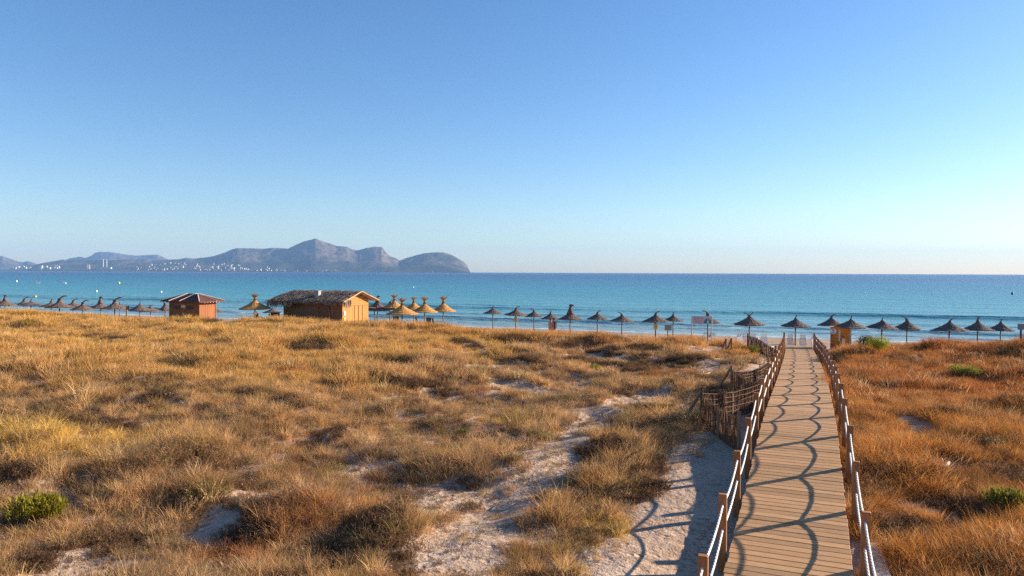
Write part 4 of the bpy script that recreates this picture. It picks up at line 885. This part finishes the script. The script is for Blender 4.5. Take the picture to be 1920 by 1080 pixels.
def bare(u, v):
    m_ = np.zeros_like(u); wob = (fbm(u / .8, v / .8, 77, 3) - .45) * 1.0
    for a, c, w_ in bp: m_ = np.maximum(m_, np.clip(1.6 - (np.hypot(u - a, v - c) / (w_ * .98) + wob * 2.4), 0, 1))
    return m_
DARK = [(75, 635, 2.0), (160, 630, 2.2), (215, 635, 1.6), (120, 690, 1.0), (250, 690, .8), (575, 655, 1.8), (700, 660, 1.4), (620, 725, .8), (750, 690, .9), (880, 645, 1.3), (960, 640, 1.3), (1050, 635, 1.0), (1100, 648, 1.4), (1180, 640, 1.5), (1200, 660, 1.5), (1280, 640, 1.2), (250, 895, .6), (370, 880, .8), (590, 820, .8), (200, 1000, .8), (100, 1030, .7), (700, 990, .8), (870, 895, .6), (820, 1040, .7), (510, 965, .5), (780, 1060, .8), (1100, 930, .5), (1770, 790, .7), (1870, 770, 1.0), (1650, 900, .5), (1900, 900, .8), (1700, 1000, .8), (1800, 960, .8), (640, 1040, .8), (30, 900, .6)]
dk = [(hit(x, y), r_ * .75) for x, y, r_ in DARK]
def blobs(u, v, L): 
    m_ = np.zeros_like(u)
    for (a, c), r_ in L: m_ = np.maximum(m_, np.exp(-((u - a) ** 2 + (v - c) ** 2) / (r_ * r_)))
    return m_

NP = 150000
pu = rng.uniform(-115, 60, NP * 9); pvv = rng.uniform(3, 56, NP * 9)
X = pu * CT + pvv * ST; Y = -pu * ST + pvv * CT
keep = (Y > 6.5) & (np.abs(X) < Y * .73 + 3.0)
dens = np.clip(40.0 * (13 / np.maximum(Y, 13)) ** .8, 0, 40)      # tufts per square metre, thinner far away
area = 175 * 53; prob = dens * area / (NP * 9)
keep &= rng.random(NP * 9) < prob
pu, pvv = pu[keep], pvv[keep]; Y = Y[keep]; X = X[keep]
rel = pu - U0 - bow(pvv)
keep = ~((np.abs(rel) < 1.12) & (pvv < V_END + 2)) & ~((pu > 1.0) & (pu < 1.55) & (pvv < 15.2))
keep &= rng.random(len(pu)) > np.clip((pvv - 50 - 3 * (vnoise(pu / 4, pu * 0, 4) - .5)) / 3, 0, 1)
keep &= ~((pu > -2.9 - .5 * vnoise(pvv / 1.3, pvv * 0, 5)) & (pu < -1) & (pvv < 23) & (rng.random(len(pu)) < .93))      # sand beside the deck
keep &= ~((pu > -2.4) & (pu < -1) & (pvv < 60) & (rng.random(len(pu)) < .9))
keep &= ~((pu > KU - 2.2) & (pu < KU + 2.2) & (pvv > KV - 1.3)) & ~((pu > HU - HL - .3) & (pu < HU + .4) & (pvv > HV - .3))
bb = bare(pu, pvv); keep &= rng.random(len(pu)) > bb * .74
gap = fbm(pu / 1.5, pvv / 1.5, 91, 3); valley = np.exp(-(((pu + 9) / 6) ** 2 + ((pvv - 30) / 12) ** 2))
keep &= rng.random(len(pu)) > np.clip((.33 - gap) * 6, 0, .85) * (.2 + .7 * valley)
pu, pvv, X, Y, bb, valley = pu[keep], pvv[keep], X[keep], Y[keep], bb[keep], valley[keep]
Z = ground(pu, pvv); n = len(pu)
# colours by place
GOLD, TAN, BRN, DRK = np.array([.58, .36, .125]), np.array([.53, .345, .185]), np.array([.31, .165, .075]), np.array([.115, .07, .05])
RED, ORG, OLV, YEL, GRY = np.array([.33, .125, .05]), np.array([.52, .25, .075]), np.array([.23, .2, .07]), np.array([.58, .40, .10]), np.array([.33, .225, .14])
big = fbm(pu / 6, pvv / 6, 51, 3); med = fbm(pu / 1.8, pvv / 1.8, 61, 3); sm = rng.random(n)
def lerp(a, c, t): t = np.clip(t, 0, 1)[:, None]; return a * (1 - t) + c * t
golden = np.clip((-13.5 - pu + (big - .45) * 10) / 5, 0, 1) * np.clip((pvv - 15 + (med - .45) * 8) / 6, 0, 1)
col = lerp(np.tile(TAN, (n, 1)), GRY, (med - .42) * 5); col = lerp(col, BRN, (big - .50) * 5 + (sm - .55))
col = lerp(col, GOLD, golden * (.55 + .8 * (sm - .2)))
col = lerp(col, YEL, golden * np.clip((big - .5) * 6, 0, 1) * (sm > .4))
crestz = np.clip((pvv - 41) / 4, 0, 1) * np.clip((pu + 30) / 6, 0, 1) * (pu < -2); col = lerp(col, ORG, crestz * (.45 + .5 * sm))
right = (pu > .5).astype(float); rc = lerp(np.tile(ORG, (n, 1)), RED, np.clip((pvv - 24) / 14 + (big - .45) * 4, 0, 1) * .8); rc = lerp(rc, BRN, (med - .45) * 4); rc = lerp(rc, np.array([.48, .32, .20]), (sm > .86) * .8); col = lerp(col, rc, right)
nearb = np.clip(1 - np.abs(pu + 5.2) / 2.2, 0, 1) * (pvv < 24); col = lerp(col, np.array([.52, .30, .11]), nearb * (.4 + .5 * sm))
col = lerp(col, OLV, ((sm > .93) & (pu < 0)) * .8)
redp = np.clip((fbm(pu / 2.2, pvv / 2.2, 131, 2) - .62) * 8, 0, 1) * (pu < 0); col = lerp(col, np.array([.36, .13, .045]), redp * .9)
for x_, y_, r_, c_ in ((1150, 1000, .7, (.62, .42, .07)), (1140, 1060, .7, (.62, .42, .07)), (1262, 785, .6, (.62, .42, .07)), (1200, 930, .8, (.60, .36, .12)), (110, 830, 2.2, (.62, .44, .10)), (950, 790, .8, (.58, .40, .10)), (450, 1015, .6, (.36, .12, .05)), (555, 965, .8, (.42, .17, .06)), (690, 938, .3, (.6, .26, .05)), (232, 702, .7, (.34, .12, .05)), (600, 815, .8, (.58, .28, .07)), (840, 845, .8, (.52, .30, .10)), (720, 660, 1.6, (.56, .34, .09)), (1400, 665, 1.2, (.58, .32, .09))):
    q_ = hit(x_, y_); g_ = np.exp(-((pu - q_[0]) ** 2 + (pvv - q_[1]) ** 2) / (r_ * r_)); col = lerp(col, np.array(c_), g_ * (.5 + .7 * sm))
bd = blobs(pu, pvv, dk); dnoise = np.clip((fbm(pu / 1.6, pvv / 1.6, 141, 3) - .535) * 9, 0, 1) * (.5 + .5 * (pu < -3)) * (1 - .6 * golden)
isdark = np.clip(np.maximum(bd * 1.2, dnoise), 0, 1) > .45 + .4 * (rng.random(n) - .5)
mixed = (rng.random(n) < np.where(Y < 27, .24, .12)) & ((pu < -2) | ((pu > 1) & (rng.random(n) < .5)))
far = Y > 27
low = valley > .35
scr = isdark | mixed
kind = np.where(scr, 4, np.where(far, 3, np.where((low | (bb > .15)) & (rng.random(n) < .75), 2, np.where(right > 0, 1, np.where(rng.random(n) < .28, 0, np.where(rng.random(n) < .4, 2, 1))))))
col[scr] = lerp(np.tile(DRK, (scr.sum(), 1)), GRY * .75, rng.random(scr.sum()) * .6)
mx = mixed & ~isdark; q_ = rng.random(mx.sum()); pal_ = np.array([(.30, .20, .12), (.38, .26, .165), (.24, .20, .10), (.20, .13, .085), (.34, .25, .18)]); col[mx] = pal_[(q_ * 5).astype(int)] * np.where(pu[mx] > 0, 1, 0)[:, None] * np.array([.95, .68, .5]) + pal_[(q_ * 5).astype(int)] * np.where(pu[mx] > 0, 0, 1)[:, None]
st_ = (rng.random(n) < .07) & ~scr; col[st_] = np.array([.68, .50, .29])
col *= rng.uniform(.7, 1.3, n)[:, None] * np.array([1.10, 1.02, .89])
names = ('tall', 'fine', 'short', 'far', 'scrub'); onames = ('tall_dry_grass', 'fine_dry_grass', 'short_dry_grass', 'distant_dry_grass', 'dark_scrub')
labs = ('tall golden dune grass', 'fine feathery dry grass over the dunes', 'short dry grass between bare sand patches', 'dry grass covering the farther dunes', 'low dark grey brown scrub scattered in the grass')
hump = .62 + .42 * np.clip((fbm(pu / 2.4 + 3, pvv / 2.4, 15, 2) - .34) / .2, 0, 1) * (.6 + .8 * vnoise(pu / .9, pvv / .9, 171))
sc_all = rng.uniform(.75, 1.3, n) * hump * np.where(low & (kind == 3), .66, 1.0) * np.where(kind == 4, 1.1, 1) * np.where(kind == 3, 1.12, 1) * np.where(right > 0, 1.05, 1)
near_deck = (pu > -2.2) & (pu < 0); sc_all = np.where((Y < 22) & (pu < 0), sc_all * .86, sc_all); sc_all = np.where(bb > .5, sc_all * .45, sc_all); sc_all = np.where(near_deck, sc_all * .75, sc_all)
rot = np.stack([rng.normal(0, .10, n), rng.normal(-.12, .12, n), rng.uniform(0, 2 * math.pi, n)], -1)
for k in range(5):
    s_ = kind == k
    if not s_.any(): continue
    gn_scatter(onames[k], labs[k], names[k], np.stack([X, Y, Z], -1)[s_], rot[s_], np.stack([sc_all, sc_all, sc_all * rng.uniform(.8, 1.15, n)], -1)[s_], col[s_], rng.integers(0, KINDS[names[k]][1], s_.sum()))
print('TUFTS', n, [int((kind == k).sum()) for k in range(5)])

# green shrubs, each a thing
def shrub(px, py, wpx, hpx, c, label, seed, nl=1800):
    u, v = hit(px, py); z = g1(u, v); x, y, _ = W(u, v); sc = y / F; wd, ht = wpx * sc, hpx * sc
    t = thing('green_shrub', label, 'shrub', (x, y, z)); rs = np.random.default_rng(seed)
    st = MB()
    for i in range(14):
        a = rs.uniform(0, 6.28); r_ = rs.uniform(.1, .42); st.tube([(0, 0, -.05), (math.cos(a) * r_ * wd * .5, math.sin(a) * r_ * wd * .5, ht * .4), (math.cos(a) * r_ * wd, math.sin(a) * r_ * wd, ht * rs.uniform(.6, .9))], [.014, .01, .006], 4, False)
    st.build('stem', 'twig', t)
    V, Fc, Cc = [], [], []; lobes = [(rs.uniform(-.3, .3), rs.uniform(-.25, .25), rs.uniform(.4, .65), rs.uniform(.2, .34)) for _ in range(7)]
    for i in range(nl):
        lx, ly, lz, lr = lobes[i % 7]; d = rs.normal(0, 1, 3); d /= np.linalg.norm(d); rr = lr * rs.uniform(.5, 1.1)
        p = np.array([(lx + d[0] * rr) * wd, (ly + d[1] * rr) * wd, max(.05, (lz + d[2] * rr)) * ht]); up = np.array([d[0] * .6, d[1] * .6, 1.0]) + rs.normal(0, .3, 3); up /= np.linalg.norm(up)
        s_ = np.cross(up, rs.normal(0, 1, 3)); s_ /= np.linalg.norm(s_) + 1e-6; l = rs.uniform(.05, .11); wv = l * .13; k = len(V)
        V += [tuple(p - s_ * wv), tuple(p + s_ * wv), tuple(p + up * l * .6 + s_ * wv), tuple(p + up * l)]; Fc.append((k, k + 1, k + 2, k + 3)); q = np.array(c) * rs.uniform(.6, 1.3); Cc += [(q[0], q[1], q[2], 1)] * 4
    me = bpy.data.meshes.new('foliage'); me.from_pydata(V, [], Fc); me.update(); me.materials.append(MT['shrub'])
    at = me.attributes.new('tint', 'FLOAT_COLOR', 'POINT'); at.data.foreach_set('color', np.array(Cc, np.float32).reshape(-1)); a2 = me.attributes.new('blade', 'FLOAT_COLOR', 'POINT'); a2.data.foreach_set('color', np.ones(len(V) * 4, np.float32))
    link('foliage', me, t)
GR, YG = (.14, .17, .03), (.30, .31, .02)
shrub(74, 962, 100, 62, (.22, .195, .025), 'bright yellow green shrub low at the left edge of the foreground', 1, 2600)
shrub(1647, 660, 46, 36, YG, 'bright green bush at the top of the right dune', 2); shrub(1617, 655, 52, 30, (.09, .085, .025), 'dull olive bush left of the bright green one on the right dune', 3)
shrub(1808, 706, 54, 26, (.25, .25, .05), 'yellow green bush in the middle of the right dune', 4); shrub(1893, 965, 75, 50, (.22, .20, .04), 'pale green shrub at the lower right edge', 5); shrub(1868, 848, 36, 20, (.18, .19, .11), 'small grey green plant right of centre on the right dune', 6)
shrub(1412, 668, 24, 24, (.2, .2, .03), 'small green bush beside the farthest brushwood panel', 7, 500); shrub(52, 592, 32, 10, (.13, .15, .03), 'low green bush on the crest below the left parasols', 8, 500)
shrub(720, 608, 42, 16, (.16, .17, .03), 'green bush right of the thatched hut', 9, 600); shrub(1115, 696, 24, 14, (.34, .32, .07), 'pale yellow plant in the middle of the valley', 10, 400)
shrub(865, 806, 22, 16, (.13, .15, .03), 'small dark green plant at the valley edge', 13, 400)
shrub(1330, 632, 24, 10, (.05, .06, .025), 'dark low bush under the information board', 14, 300)
# bleached driftwood and stones
def drift(px, py, L, rz, label):
    u, v = hit(px, py); x, y, _ = W(u, v); z = g1(u, v); t = thing('driftwood', label, 'driftwood', (x, y, z), rz, 'bleached driftwood')
    MB().tube([(-L / 2, 0, .04), (-L / 6, .03, .09), (L / 5, -.02, .07), (L / 2, .04, .13)], [.03, .06, .055, .025], 7).build('log', 'pale', t, True); MB().tube([(L / 8, 0, .07), (L / 4, .12, .22)], [.03, .012], 5).build('branch', 'pale', t, True)
drift(1312, 703, 1.1, .2, 'bleached branch on the grass left of the farther braced post'); drift(1403, 676, .8, -.6, 'bleached log lying beside the small green bush'); drift(1765, 882, .6, .3, 'pale broken branch on the right dune'); drift(742, 622, .9, 0, 'pale driftwood on the crest right of the hut')

# ------------------------------------------------------------------ haze
hx = MB().box((-1500, 6650, 235), (30000, 15500, 496)); ho = hx.mesh('haze'); hm = bpy.data.materials.new('haze_air'); hm.use_nodes = True; t = hm.node_tree; t.nodes.clear()
pv_ = t.nodes.new('ShaderNodeVolumePrincipled'); pv_.inputs['Color'].default_value = (.30, .55, 1, 1); pv_.inputs['Density'].default_value = 5.0e-5; pv_.inputs['Anisotropy'].default_value = .0
oo = t.nodes.new('ShaderNodeOutputMaterial'); t.links.new(pv_.outputs[0], oo.inputs['Volume']); ho.materials.append(hm)
tag(link('haze', ho), 'thin blue haze over the bay', kind='stuff')
